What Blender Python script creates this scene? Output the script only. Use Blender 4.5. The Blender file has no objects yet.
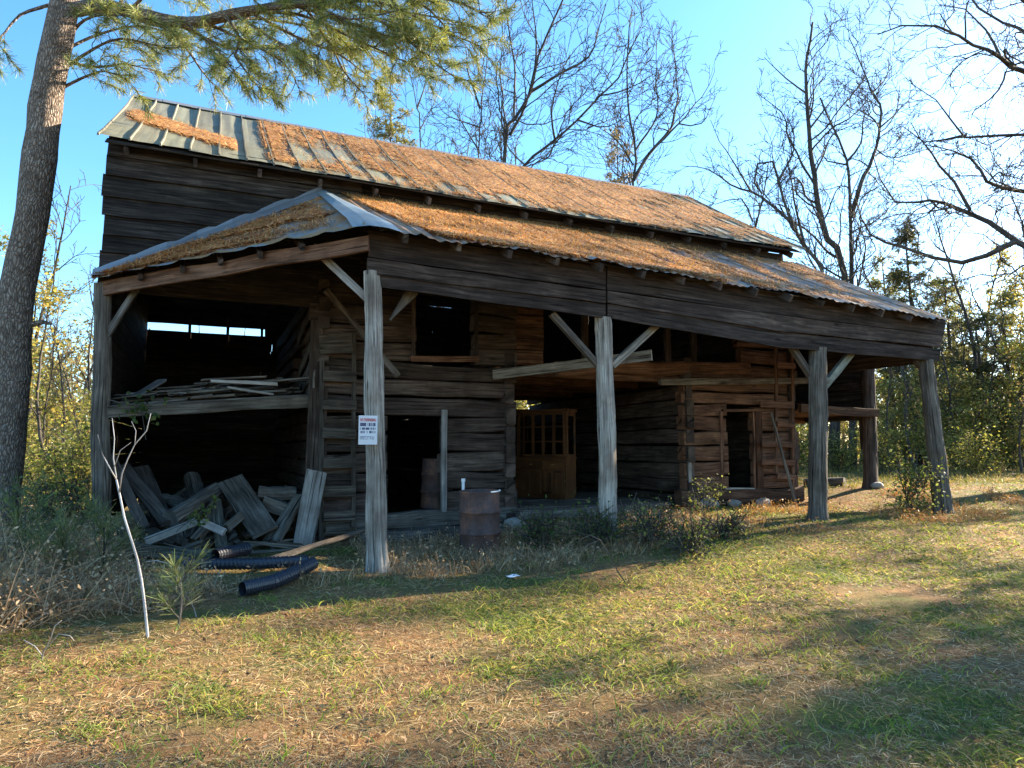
import bpy, math, random
import numpy as np
from mathutils import noise as mnoise, Vector

random.seed(11)
RNG = np.random.default_rng(11)
SC = bpy.context.scene
COL = SC.collection
PI = math.pi
R = math.radians

# ------------------------------------------------------------------ camera
F, HOR, YAW, CX, CY, HC = 690.0, 447.0, R(23.7), 512.0, 384.0, 1.5
PIT = math.atan((HOR - CY) / F)
cf = np.array([math.sin(YAW) * math.cos(PIT), math.cos(YAW) * math.cos(PIT), math.sin(PIT)])
cr = np.array([math.cos(YAW), -math.sin(YAW), 0.0])
cu = np.cross(cr, cf)
C0 = np.array([0.0, 0.0, HC])
fh = np.array([math.sin(YAW), math.cos(YAW), 0.0])
def ray(x, y): return cf * F + cr * (x - CX) - cu * (y - CY)
def onY(x, y, Y):
    d = ray(x, y); return C0 + d * (Y / d[1])
def onX(x, y, X):
    d = ray(x, y); return C0 + d * (X / d[0])
def onZ(x, y, Z=0.0):
    d = ray(x, y); return C0 + d * ((Z - HC) / d[2])
def atD(x, y, D):
    d = ray(x, y); return C0 + d * (D / float(d @ fh))

cam = bpy.data.cameras.new('camera')
cam.sensor_width = 36.0; cam.lens = F / 1024 * 36.0
cam.clip_start = 0.05; cam.clip_end = 2000
camo = bpy.data.objects.new('camera', cam); COL.objects.link(camo)
camo.location = C0
camo.rotation_euler = (PI / 2 + PIT, 0, -YAW)
SC.camera = camo

# ------------------------------------------------------------------ light
SUN_AZ, SUN_EL = R(81), R(24)          # azimuth from +Y towards +X
sd = np.array([math.sin(SUN_AZ) * math.cos(SUN_EL), math.cos(SUN_AZ) * math.cos(SUN_EL), math.sin(SUN_EL)])
sl = bpy.data.lights.new('sun', 'SUN'); sl.energy = 5.0; sl.angle = R(0.6); sl.color = (1.0, 0.86, 0.66)
so = bpy.data.objects.new('sun', sl); COL.objects.link(so)
so.rotation_euler = Vector(sd).to_track_quat('Z', 'Y').to_euler()
w = bpy.data.worlds.new('World'); SC.world = w; w.use_nodes = True
nt = w.node_tree; nt.nodes.clear()
sky = nt.nodes.new('ShaderNodeTexSky'); sky.sky_type = 'NISHITA'; sky.sun_disc = False
sky.sun_elevation = SUN_EL; sky.sun_rotation = SUN_AZ
sky.altitude = 100; sky.air_density = 1.0; sky.dust_density = .4; sky.ozone_density = 3.0
bg = nt.nodes.new('ShaderNodeBackground'); bg.inputs[1].default_value = 0.096
wo = nt.nodes.new('ShaderNodeOutputWorld')
hs = nt.nodes.new('ShaderNodeHueSaturation'); hs.inputs['Saturation'].default_value = 1.2; hs.inputs['Hue'].default_value = .494
nt.links.new(sky.outputs[0], hs.inputs['Color']); nt.links.new(hs.outputs[0], bg.inputs[0]); nt.links.new(bg.outputs[0], wo.inputs[0])
SC.view_settings.view_transform = 'Standard'; SC.view_settings.look = 'None'
SC.view_settings.exposure = 2.22; SC.view_settings.gamma = 1
SC.render.engine = 'CYCLES'
cy = SC.cycles
cy.max_bounces = 8; cy.diffuse_bounces = 4; cy.glossy_bounces = 3; cy.transmission_bounces = 6; cy.transparent_max_bounces = 8
cy.caustics_reflective = False; cy.caustics_refractive = False
cy.use_denoising = True
try: cy.denoiser = 'OPENIMAGEDENOISE'; cy.denoising_input_passes = 'RGB_ALBEDO_NORMAL'
except Exception: pass
cy.use_adaptive_sampling = True

# ------------------------------------------------------------------ materials
def newmat(name):
    m = bpy.data.materials.new(name); m.use_nodes = True
    n = m.node_tree; n.nodes.clear()
    out = n.nodes.new('ShaderNodeOutputMaterial')
    b = n.nodes.new('ShaderNodeBsdfPrincipled'); n.links.new(b.outputs[0], out.inputs[0])
    return m, n, b, out
class NB:
    def __init__(s, n): s.n = n
    def node(s, t, **k):
        x = s.n.nodes.new(t)
        for a, v in k.items(): setattr(x, a, v)
        return x
    def link(s, a, b): s.n.links.new(a, b)
    def noise(s, vec, scale=5, detail=4, rough=.55, dist=0.0):
        x = s.node('ShaderNodeTexNoise'); x.inputs['Scale'].default_value = scale
        x.inputs['Detail'].default_value = detail; x.inputs['Roughness'].default_value = rough
        x.inputs['Distortion'].default_value = dist
        if vec is not None: s.link(vec, x.inputs['Vector'])
        return x.outputs['Fac']
    def ramp(s, fac, stops):
        x = s.node('ShaderNodeValToRGB'); e = x.color_ramp.elements
        while len(e) < len(stops): e.new(0.5)
        for i, (p, c) in enumerate(stops):
            e[i].position = p; e[i].color = (*c, 1) if len(c) == 3 else c
        s.link(fac, x.inputs[0]); return x.outputs[0]
    def mix(s, fac, a, b, mode='MIX'):
        x = s.node('ShaderNodeMix', data_type='RGBA', blend_type=mode)
        if isinstance(fac, (int, float)): x.inputs[0].default_value = fac
        else: s.link(fac, x.inputs[0])
        for sock, v in ((x.inputs[6], a), (x.inputs[7], b)):
            if isinstance(v, tuple): sock.default_value = (*v, 1)
            else: s.link(v, sock)
        return x.outputs[2]
    def mapping(s, vec, scale):
        x = s.node('ShaderNodeMapping'); x.inputs['Scale'].default_value = scale; s.link(vec, x.inputs[0]); return x.outputs[0]
    def bump(s, h, strength, dist, b):
        x = s.node('ShaderNodeBump'); x.inputs['Strength'].default_value = strength; x.inputs['Distance'].default_value = dist
        s.link(h, x.inputs['Height']); s.link(x.outputs[0], b.inputs['Normal'])
    def tint(s):
        return s.node('ShaderNodeAttribute', attribute_name='tint').outputs['Color']

def wood(name, dark, mid, light, rough=.85, bump=.6, grain=26, spec=.2):
    m, n, b, o = newmat(name); k = NB(n)
    uv = k.node('ShaderNodeUVMap').outputs[0]
    g = k.noise(k.mapping(uv, (1.6, grain, 1)), 1.0, 6, .62, .6)
    s = k.noise(k.mapping(uv, (.7, 5, 1)), 1.0, 4, .6, .3)
    geo = k.node('ShaderNodeNewGeometry').outputs['Position']
    bl = k.noise(geo, 2.3, 5, .6)
    c1 = k.ramp(g, [(.3, dark), (.5, mid), (.72, light)])
    c2 = k.mix(k.ramp(s, [(.35, (.0, .0, .0)), (.65, (1, 1, 1))]), c1, k.mix(1, c1, (.52, .5, .5), 'MULTIPLY'))
    c3 = k.mix(k.ramp(bl, [(.42, (0, 0, 0)), (.68, (.7, .7, .7))]), c2, k.mix(1, c2, (.42, .36, .33), 'MULTIPLY'))
    ck = k.noise(k.mapping(uv, (.9, grain * 1.7, 1)), 1.0, 3, .5, .8)
    crack = k.ramp(ck, [(.33, (.15, .15, .15)), (.42, (1, 1, 1))])
    c3 = k.mix(1, c3, crack, 'MULTIPLY')
    vo = k.node('ShaderNodeTexVoronoi'); vo.inputs['Scale'].default_value = 1; k.link(k.mapping(uv, (1.3, 5, 1)), vo.inputs['Vector'])
    c3 = k.mix(k.ramp(vo.outputs['Distance'], [(.05, (1, 1, 1)), (.12, (0, 0, 0))]), c3, k.mix(1, c3, (.3, .26, .24), 'MULTIPLY'))
    gm = k.node('ShaderNodeMath', operation='MULTIPLY'); k.link(g, gm.inputs[0]); k.link(crack, gm.inputs[1])
    hw = k.noise(k.mapping(uv, (11, 2.2, 1)), 1.0, 2, .5, .4); ga = k.node('ShaderNodeMath', operation='MULTIPLY_ADD'); k.link(hw, ga.inputs[0]); ga.inputs[1].default_value = .45; k.link(gm.outputs[0], ga.inputs[2]); g = ga.outputs[0]
    st_ = k.noise(k.mapping(uv, (2.2, 3.5, 1)), 1.0, 3, .6); c3 = k.mix(k.ramp(st_, [(.58, (0, 0, 0)), (.7, (.8, .8, .8))]), c3, k.mix(1, c3, (1.5, 1.45, 1.4), 'MULTIPLY'))
    c4 = k.mix(1, c3, k.tint(), 'MULTIPLY')
    k.link(c4, b.inputs['Base Color']); b.inputs['Roughness'].default_value = rough
    b.inputs['Specular IOR Level'].default_value = spec
    k.bump(g, bump, .012, b)
    return m
M = {}
M['log'] = wood('hewn_log', (.034, .024, .019), (.094, .069, .057), (.18, .14, .118))
M['redlog'] = wood('red_bounce_log', (.065, .032, .02), (.18, .092, .056), (.3, .175, .115))  # red-brown log with warm ground bounce put into its colour
M['siding'] = wood('blackened_board', (.015, .012, .01), (.042, .033, .028), (.1, .085, .074))
M['fascia'] = wood('fascia_board', (.026, .018, .014), (.065, .046, .037), (.13, .1, .083))
M['grey'] = wood('silvered_wood', (.17, .145, .12), (.42, .38, .325), (.62, .57, .5), bump=.9)
M['plank'] = wood('old_plank', (.065, .054, .044), (.165, .143, .118), (.3, .268, .228))
M['pale'] = wood('pale_board', (.28, .26, .24), (.43, .41, .38), (.58, .56, .52))
M['cabinet'] = wood('varnished_oak', (.075, .032, .012), (.14, .06, .022), (.21, .095, .036), rough=.4, bump=.15, spec=.5)
M['bark'] = wood('bare_bark', (.05, .043, .038), (.12, .105, .09), (.2, .18, .155), bump=1.0, grain=14)

def pine_bark():
    m, n, b, o = newmat('pine_bark'); k = NB(n)
    uv = k.node('ShaderNodeUVMap').outputs[0]
    v = k.node('ShaderNodeTexVoronoi', feature='DISTANCE_TO_EDGE'); v.inputs['Scale'].default_value = 1
    geo = k.node('ShaderNodeNewGeometry').outputs['Position']
    nz = k.noise(geo, 9, 5, .65)
    mp = k.mapping(uv, (9, 22, 1)); add = k.node('ShaderNodeVectorMath', operation='ADD'); k.link(mp, add.inputs[0])
    sc = k.node('ShaderNodeVectorMath', operation='SCALE'); 
    nn = k.node('ShaderNodeTexNoise'); nn.inputs['Scale'].default_value = 4; k.link(geo, nn.inputs['Vector'])
    k.link(nn.outputs['Color'], sc.inputs[0]); sc.inputs['Scale'].default_value = 3.2; k.link(sc.outputs[0], add.inputs[1])
    k.link(add.outputs[0], v.inputs['Vector'])
    c = k.ramp(v.outputs['Distance'], [(.02, (.12, .095, .08)), (.14, (.28, .23, .19)), (.4, (.44, .37, .31))])
    c = k.mix(k.ramp(nz, [(.35, (0, 0, 0)), (.7, (1, 1, 1))]), c, k.mix(1, c, (.55, .5, .47), 'MULTIPLY'))
    k.link(k.mix(1, c, k.tint(), 'MULTIPLY'), b.inputs['Base Color']); b.inputs['Roughness'].default_value = .95
    b.inputs['Specular IOR Level'].default_value = .1
    h = k.node('ShaderNodeMath', operation='ADD'); k.link(v.outputs['Distance'], h.inputs[0]); k.link(nz, h.inputs[1])
    k.bump(h.outputs[0], 1.0, .05, b)
    return m
M['pine_bark'] = pine_bark()

def metal(name, base, dark, metallic, rough, streak, litter=0.0, rust=0.0):
    m, n, b, o = newmat(name); k = NB(n)
    uv = k.node('ShaderNodeUVMap').outputs[0]
    s = k.noise(k.mapping(uv, (.5, 9, 1)), 1, 5, .6, .3)
    geo = k.node('ShaderNodeNewGeometry').outputs['Position']
    bl = k.noise(geo, 1.7, 6, .65)
    c = k.mix(k.ramp(s, [(.35, (0, 0, 0)), (.7, (1, 1, 1))]), dark, base)
    c = k.mix(k.ramp(bl, [(.45, (0, 0, 0)), (.7, (.6, .6, .6))]), c, dark)
    if rust:
        rr = k.noise(geo, 5, 6, .7)
        c = k.mix(k.ramp(rr, [(.5 - rust * .2, (0, 0, 0)), (.62, (1, 1, 1))]), c, (.16, .07, .03))
    if litter:
        lm = k.noise(geo, 2.6, 5, .62)
        fine = k.noise(geo, 60, 3, .6)
        lc = k.ramp(fine, [(.3, (.13, .06, .022)), (.6, (.36, .19, .075))])
        c = k.mix(k.ramp(lm, [(.62 - litter * .3, (0, 0, 0)), (.68 - litter * .3, (1, 1, 1))]), c, lc)
        mt = k.ramp(lm, [(.62 - litter * .3, (metallic,) * 3), (.68 - litter * .3, (0, 0, 0))])
        k.link(mt, b.inputs['Metallic'])
    else: b.inputs['Metallic'].default_value = metallic
    k.link(k.mix(1, c, k.tint(), 'MULTIPLY'), b.inputs['Base Color'])
    k.link(k.ramp(bl, [(.3, (rough,) * 3), (.7, (min(1, rough + .25),) * 3)]), b.inputs['Roughness'])
    k.bump(bl, .25, .03, b)
    return m
M['greenmetal'] = metal('painted_roof_metal', (.28, .272, .19), (.15, .142, .1), .0, .5, 1, litter=0)
M['shedmetal'] = metal('galvanised_roof', (.4, .4, .38), (.22, .2, .18), .35, .45, 1, litter=.5, rust=.35)
M['hipmetal'] = metal('littered_hip_metal', (.3, .31, .31), (.18, .175, .17), .2, .5, 1, litter=.55)
M['flashing'] = metal('galvanised_flashing', (.3, .325, .345), (.19, .205, .22), .4, .42, 1)

def drum_mat():
    m, n, b, o = newmat('rusty_drum'); k = NB(n)
    geo = k.node('ShaderNodeTexCoord').outputs['Object']
    a = k.noise(geo, 3.2, 6, .68); f = k.noise(geo, 42, 4, .7)
    st = k.noise(k.mapping(geo, (9, 9, .8)), 1.4, 4, .6)
    c = k.ramp(a, [(.32, (.04, .026, .026)), (.5, (.1, .055, .046)), (.64, (.22, .1, .06))])
    c = k.mix(k.ramp(st, [(.52, (0, 0, 0)), (.7, (.5, .5, .5))]), c, (.13, .105, .11))
    c = k.mix(k.ramp(f, [(.35, (.5, .5, .5)), (.6, (1, 1, 1))]), (.045, .025, .02), c)
    k.link(c, b.inputs['Base Color']); b.inputs['Roughness'].default_value = .8; b.inputs['Metallic'].default_value = .1
    k.bump(f, .4, .006, b); return m
M['drum'] = drum_mat()
def plain(name, c, rough=.6, metallic=0.0, var=.25, scale=8, spec=.3):
    m, n, b, o = newmat(name); k = NB(n)
    geo = k.node('ShaderNodeTexCoord').outputs['Object']
    nz = k.noise(geo, scale, 5, .6)
    cc = k.ramp(nz, [(.3, tuple(x * (1 - var) for x in c)), (.7, tuple(min(1, x * (1 + var)) for x in c))])
    k.link(cc, b.inputs['Base Color']); b.inputs['Roughness'].default_value = rough; b.inputs['Metallic'].default_value = metallic
    b.inputs['Specular IOR Level'].default_value = spec
    k.bump(nz, .2, .01, b); return m
M['plastic'] = plain('black_pipe_plastic', (.022, .024, .035), .38, 0, .3, 5, .5)
M['white'] = plain('sign_white', (.6, .62, .66), .45, 0, .05)
M['red_ink'] = plain('red_ink', (.5, .06, .07), .6)
M['dark_ink'] = plain('dark_ink', (.08, .08, .14), .6)
M['stone'] = plain('field_stone', (.27, .25, .23), .9, 0, .35, 6)
M['brass'] = plain('dull_brass', (.45, .3, .12), .4, .8)
M['interior'] = plain('dim_interior', (.05, .03, .02), .8)
M['paper'] = plain('white_litter', (.7, .72, .75), .6, 0, .1)
def glassm():
    m, n, b, o = newmat('cabinet_glass')
    b.inputs['Base Color'].default_value = (.75, .78, .78, 1); b.inputs['Roughness'].default_value = .04
    b.inputs['Transmission Weight'].default_value = 1.0; b.inputs['IOR'].default_value = 1.05
    b.inputs['Specular IOR Level'].default_value = .5
    return m
M['glass'] = glassm()
def leafm(name, trans=.45, rough=.6, spec=.15):
    m, n, b, o = newmat(name); k = NB(n)
    t = k.tint()
    geo = k.node('ShaderNodeNewGeometry').outputs['Position']
    k.link(t, b.inputs['Base Color']); b.inputs['Roughness'].default_value = rough; b.inputs['Specular IOR Level'].default_value = spec
    tr = k.node('ShaderNodeBsdfTranslucent'); k.link(k.mix(1, t, (1.25, 1.15, .7), 'MULTIPLY'), tr.inputs[0])
    mx = k.node('ShaderNodeMixShader'); mx.inputs[0].default_value = trans
    k.link(b.outputs[0], mx.inputs[1]); k.link(tr.outputs[0], mx.inputs[2]); k.link(mx.outputs[0], o.inputs[0])
    return m
M['leaf'] = leafm('leaves', .5)
M['needle'] = leafm('pine_needles', .3, .5, .3)
M['straw'] = leafm('dry_straw', .25, .6, .2)

def ground_mat():
    m, n, b, o = newmat('needle_strewn_lawn'); k = NB(n)
    geo = k.node('ShaderNodeNewGeometry').outputs['Position']
    big = k.noise(geo, .55, 4, .6); mid = k.noise(geo, 2.4, 5, .65); fine = k.noise(geo, 38, 6, .75)
    sx = k.noise(k.mapping(geo, (60, 9, 1)), 1, 4, .6, 1.5)
    soil = k.ramp(fine, [(.3, (.06, .04, .024)), (.5, (.17, .11, .055)), (.7, (.34, .235, .12))])
    need = k.ramp(sx, [(.35, (.16, .085, .038)), (.55, (.34, .19, .08)), (.72, (.5, .32, .155))])
    grass = k.ramp(fine, [(.3, (.05, .06, .018)), (.52, (.12, .145, .04)), (.72, (.24, .25, .09))])
    c = k.mix(k.ramp(mid, [(.4, (0, 0, 0)), (.62, (1, 1, 1))]), soil, need)
    c = k.mix(k.ramp(big, [(.44, (0, 0, 0)), (.62, (.85, .85, .85))]), c, grass)
    k.link(c, b.inputs['Base Color']); b.inputs['Roughness'].default_value = .95; b.inputs['Specular IOR Level'].default_value = .1
    k.bump(fine, .9, .04, b)
    return m
M['ground'] = ground_mat()

# ------------------------------------------------------------------ mesh builder
def nrm(v):
    v = np.asarray(v, float); return v / (np.linalg.norm(v) + 1e-12)
class MB:
    def __init__(s): s.v = []; s.f = []; s.uv = []; s.t = []; s.mi = []; s.cur = 0
    def add(s, V, Fc, UV=None, tint=(1, 1, 1)):
        o = len(s.v); s.v.extend([tuple(map(float, p)) for p in V])
        for i, f in enumerate(Fc):
            s.f.append(tuple(o + a for a in f))
            s.uv.append(UV[i] if UV else [(0, 0)] * len(f)); s.t.append(tint); s.mi.append(s.cur)
    def rings(s, rings, tint=(1, 1, 1), caps=True, closed=True, uvo=None):
        n = len(rings[0]); V = [p for r in rings for p in r]; Fc = []; UV = []
        u0, v0 = uvo if uvo else (random.random() * 37, random.random() * 37)
        us = [u0]
        for a, b in zip(rings[:-1], rings[1:]): us.append(us[-1] + float(np.linalg.norm(np.mean(b, 0) - np.mean(a, 0))))
        vs = [v0]
        for j in range(n): vs.append(vs[-1] + float(np.linalg.norm(np.asarray(rings[0][(j + 1) % n]) - np.asarray(rings[0][j]))))
        for i in range(len(rings) - 1):
            for j in range(n if closed else n - 1):
                k = (j + 1) % n
                Fc.append((i * n + j, i * n + k, (i + 1) * n + k, (i + 1) * n + j))
                UV.append([(us[i], vs[j]), (us[i], vs[j + 1]), (us[i + 1], vs[j + 1]), (us[i + 1], vs[j])])
        if caps and closed:
            Fc.append(tuple(range(n - 1, -1, -1))); UV.append([(u0 + .02 * math.cos(a), v0 + .02 * math.sin(a)) for a in range(n)])
            L = (len(rings) - 1) * n
            Fc.append(tuple(range(L, L + n))); UV.append([(u0 + .02 * math.cos(a), v0 + .02 * math.sin(a)) for a in range(n)])
        s.add(V, Fc, UV, tint)
    def beam(s, p0, p1, w, t, up=(0, 0, 1), rough=.006, cham=.006, seg=None, tint=None, w1=None, bow=0.0, rag=.012):
        """A board or hewn timber: w along 'up', t across it, wavering edges."""
        p0 = np.asarray(p0, float); p1 = np.asarray(p1, float); d = p1 - p0; L = np.linalg.norm(d); d = d / L
        side = np.cross(d, up); side = nrm(side) if np.linalg.norm(side) > 1e-6 else np.array([1., 0, 0]); upv = np.cross(side, d)
        if seg is None: seg = max(1, min(14, int(L / .35)))
        if tint is None: g = random.uniform(.62, 1.3); tint = (g * random.uniform(.96, 1.06), g, g * random.uniform(.93, 1.05))
        ph = random.random() * 100; R_ = []
        c = min(cham, w * .3, t * .3)
        for i in range(seg + 1):
            f = i / seg; ww = w + ((w1 - w) * f if w1 else 0)
            n1 = [mnoise.noise((ph + f * L * 1.3, q * 7.3, ph)) * rough * 1.6 for q in range(6)]
            a, b_, e, g = ww / 2 + n1[0], ww / 2 + n1[1], t / 2 + n1[2] * .5, t / 2 + n1[3] * .5
            ctr = p0 + d * (L * f) + upv * (n1[4] + bow * math.sin(PI * f)) + side * n1[5] * .6
            if i in (0, seg): ctr = ctr + d * random.uniform(-1, 1) * rough
            pts = [(-e, -b_ + c), (-e, a - c), (-e + c, a), (g - c, a), (g, a - c), (g, -b_ + c), (g - c, -b_), (-e + c, -b_)]
            ring = [ctr + side * x + upv * y for x, y in pts]
            if i in (0, seg): rg_ = [random.uniform(-1, 1) * rag for _ in range(4)]; ring = [q + d * rg_[j // 2] for j, q in enumerate(ring)]
            R_.append(ring)
        s.rings(R_, tint)
    def tube(s, pts, rad, n=8, rough=0.0, tint=(1, 1, 1), caps=True, freq=1.5):
        pts = [np.asarray(p, float) for p in pts]
        if not hasattr(rad, '__len__'): rad = [rad] * len(pts)
        ref = np.array([.3, .2, .93]); R_ = []; ph = random.random() * 50
        d0 = nrm(pts[1] - pts[0]); x = np.cross(d0, ref); x = nrm(x) if np.linalg.norm(x) > .1 else nrm(np.cross(d0, (1, 0, 0)))
        for i, p in enumerate(pts):
            a = pts[max(0, i - 1)]; b = pts[min(len(pts) - 1, i + 1)]; d = nrm(b - a)
            x = nrm(x - d * float(x @ d)); y = np.cross(d, x); ring = []
            for j in range(n):
                an = 2 * PI * j / n; r = rad[i]
                if rough: r = r * (1 + rough * mnoise.noise((ph + i * freq * .4, math.cos(an) * 1.2, math.sin(an) * 1.2)))
                ring.append(p + x * (math.cos(an) * r) + y * (math.sin(an) * r))
            R_.append(ring)
        s.rings(R_, tint, caps)
    def grid(s, P, tint=(1, 1, 1), uvf=None):
        """P[i][j] points -> sheet"""
        P = np.asarray(P, float); a, b = P.shape[:2]; V = P.reshape(-1, 3); Fc = []; UV = []
        u0, v0 = random.random() * 30, random.random() * 30
        lu = float(np.linalg.norm(P[0, 0] - P[-1, 0])) / max(1, a - 1); lv = float(np.linalg.norm(P[0, 0] - P[0, -1])) / max(1, b - 1)
        for i in range(a - 1):
            for j in range(b - 1):
                Fc.append((i * b + j, i * b + j + 1, (i + 1) * b + j + 1, (i + 1) * b + j))
                UV.append([(u0 + i * lu, v0 + j * lv), (u0 + i * lu, v0 + (j + 1) * lv), (u0 + (i + 1) * lu, v0 + (j + 1) * lv), (u0 + (i + 1) * lu, v0 + j * lv)])
        s.add(V, Fc, UV, tint)

def finish(name, me, mats, parent, loc, smooth):
    o = bpy.data.objects.new(name, me); COL.objects.link(o)
    for m in mats: me.materials.append(m)
    if smooth: me.polygons.foreach_set('use_smooth', [True] * len(me.polygons))
    if parent is not None: o.parent = parent
    else: o.location = loc
    return o
def wloc(o):
    v = np.zeros(3)
    while o is not None: v = v + np.array(o.location); o = o.parent
    return v
def obj(name, mb, mat, parent=None, smooth=False, label=None, cat=None, group=None, kind=None, origin=None):
    V = np.array(mb.v, float)
    if parent is not None: loc = wloc(parent)
    elif origin is not None: loc = np.asarray(origin, float)
    else: loc = np.array([(V[:, 0].min() + V[:, 0].max()) / 2, (V[:, 1].min() + V[:, 1].max()) / 2, V[:, 2].min()])
    me = bpy.data.meshes.new(name); me.from_pydata((V - loc).tolist(), [], mb.f); me.update()
    uvl = me.uv_layers.new(name='UVMap')
    uvl.data.foreach_set('uv', np.array([c for f in mb.uv for c in f], dtype=np.float32).ravel())
    at = me.attributes.new('tint', 'FLOAT_COLOR', 'FACE')
    at.data.foreach_set('color', np.c_[np.array(mb.t, dtype=np.float32), np.ones(len(mb.t), dtype=np.float32)].ravel())
    mats = mat if isinstance(mat, (list, tuple)) else [mat]
    o = finish(name, me, mats, parent, loc, smooth)
    if len(mats) > 1: me.polygons.foreach_set('material_index', mb.mi)
    return tag(o, label, cat, group, kind)
def tag(o, label=None, cat=None, group=None, kind=None):
    for k, v in (('label', label), ('category', cat), ('group', group), ('kind', kind)):
        if v: o[k] = v
    return o
def empty(name, loc, label=None, cat=None, group=None, rz=0.0):
    o = bpy.data.objects.new(name, None); COL.objects.link(o); o.location = tuple(map(float, loc)); o.rotation_euler = (0, 0, rz)
    o.empty_display_size = .2
    return tag(o, label, cat, group)
def copy_tree(o, parent=None):
    c = o.copy(); COL.objects.link(c)
    if parent is not None: c.parent = parent
    for ch in list(o.children): copy_tree(ch, c)
    return c

def npmesh(name, V, Q, colr, mat, parent=None, smooth=False, nper=4, **kw):
    """fast mesh of quads (or tris) with a per-face tint"""
    loc = wloc(parent) if parent is not None else np.zeros(3)
    me = bpy.data.meshes.new(name)
    me.vertices.add(len(V)); me.vertices.foreach_set('co', (V - loc).astype(np.float32).ravel())
    me.loops.add(len(Q) * nper); me.loops.foreach_set('vertex_index', Q.astype(np.int32).ravel())
    me.polygons.add(len(Q)); me.polygons.foreach_set('loop_start', np.arange(0, len(Q) * nper, nper, dtype=np.int32))
    me.update(calc_edges=True)
    at = me.attributes.new('tint', 'FLOAT_COLOR', 'FACE')
    at.data.foreach_set('color', np.c_[colr.astype(np.float32), np.ones(len(Q), dtype=np.float32)].ravel())
    return tag(finish(name, me, [mat], parent, loc, smooth), **kw)
def unit(a): return a / (np.linalg.norm(a, axis=1, keepdims=True) + 1e-9)
def strips(base, d, L, W, bend, cols, seg=2, taper=True, facing=None):
    """thin bent blades: base point, unit direction, length, width, bend vector. returns V,Q,col"""
    n = len(base); rnd = RNG.normal(size=(n, 3)) if facing is None else facing
    side = unit(np.cross(d, rnd)) * (W[:, None] / 2)
    P = []
    for i in range(seg + 1):
        f = i / seg; c = base + d * (L * f)[:, None] + bend * (f * f)
        k = (1 - .8 * f) if taper else 1.0
        P.append(c - side * k); P.append(c + side * k)
    V = np.stack(P, 1).reshape(-1, 3); m = 2 * (seg + 1); b0 = np.arange(n)[:, None] * m
    Q = np.concatenate([b0 + np.array([[2 * i, 2 * i + 1, 2 * i + 3, 2 * i + 2]]) for i in range(seg)], 1).reshape(-1, 4)
    return V, Q, np.repeat(cols, seg, 0)
def leaves(cen, size, cols, flat=0.0, asp=.6):
    n = len(cen); a = unit(RNG.normal(size=(n, 3)) * np.array([1, 1, 1 - flat])); nr = unit(RNG.normal(size=(n, 3)) * np.array([1, 1, 1]) + np.array([0, 0, flat * 2]))
    b = unit(np.cross(nr, a)); s = size[:, None]
    fold = nr * s * .12
    V = np.stack([cen - a * s * .5, cen + b * s * asp * .5 + fold, cen + a * s * .5, cen - b * s * asp * .5 + fold], 1).reshape(-1, 3)
    Q = (np.arange(n)[:, None] * 4 + np.array([[0, 1, 2, 3]]))
    return V, Q, cols
def pal(n, cols, var=.2):
    cols = np.array(cols); c = cols[RNG.integers(0, len(cols), n)]
    return np.clip(c * RNG.uniform(1 - var, 1 + var, (n, 1)) * RNG.uniform(.94, 1.06, (n, 3)), 0, 1)
def join(parts):
    V = []; Q = []; Cc = []; o = 0
    for v, q, c in parts: V.append(v); Q.append(q + o); Cc.append(c); o += len(v)
    return np.concatenate(V), np.concatenate(Q), np.concatenate(Cc)

def vnoise(x, y, seed=0):
    xi = np.floor(x).astype(np.int64); yi = np.floor(y).astype(np.int64); fx = x - xi; fy = y - yi
    fx = fx * fx * (3 - 2 * fx); fy = fy * fy * (3 - 2 * fy)
    def h(a, b):
        k = (a * 374761393 + b * 668265263 + seed * 974634777) & 0x7fffffff
        k = ((k ^ (k >> 13)) * 1274126177) & 0x7fffffff
        return ((k ^ (k >> 16)) & 0xffff) / 65535.0
    return (h(xi, yi) * (1 - fx) + h(xi + 1, yi) * fx) * (1 - fy) + (h(xi, yi + 1) * (1 - fx) + h(xi + 1, yi + 1) * fx) * fy
def fbm(x, y, seed=0, o=4):
    s = 0; a = .5; t = 0
    for i in range(o): s = s + a * vnoise(x * 2 ** i + 31.7 * i, y * 2 ** i - 17.3 * i, seed + i); t += a; a *= .5
    return s / t
def ss(a, b, v):
    t = np.clip((v - a) / (b - a), 0, 1); return t * t * (3 - 2 * t)
def hgt(x, y):
    x = np.asarray(x, float); y = np.asarray(y, float)
    h = .30 * ss(2.5, 9, x) * ss(4, 8.5, y) + .25 * ss(11, 14, x) * ss(8.3, 11, y)
    h = h + .3 * np.exp(-((x + 3.0) ** 2 / 3.2 + (y - 8.8) ** 2 / 2.6))
    h = h + (fbm(x * .9, y * .9, 5, 3) - .5) * .09
    return h
def gz(x, y): return float(hgt(x, y))
def gp(px, py):
    p = onZ(px, py, 0.0)
    for _ in range(6): p = onZ(px, py, gz(p[0], p[1]))
    return p

# ================================================================== GROUND
xs = np.unique(np.r_[np.linspace(-400, -20, 16), np.linspace(-20, 30, 201), np.linspace(30, 400, 16)])
ys = np.unique(np.r_[np.linspace(-60, -4, 8), np.linspace(-4, 30, 171), np.linspace(30, 600, 22)])
X, Y = np.meshgrid(xs, ys, indexing='ij'); Z = hgt(X, Y)
V = np.stack([X, Y, Z], -1).reshape(-1, 3); nx, ny = X.shape
I, J = np.meshgrid(np.arange(nx - 1), np.arange(ny - 1), indexing='ij'); I = I.ravel(); J = J.ravel()
Q = np.stack([I * ny + J, (I + 1) * ny + J, (I + 1) * ny + J + 1, I * ny + J + 1], 1)
npmesh('ground', V, Q, np.ones((len(Q), 3)), M['ground'], smooth=True, kind='structure')

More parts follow.
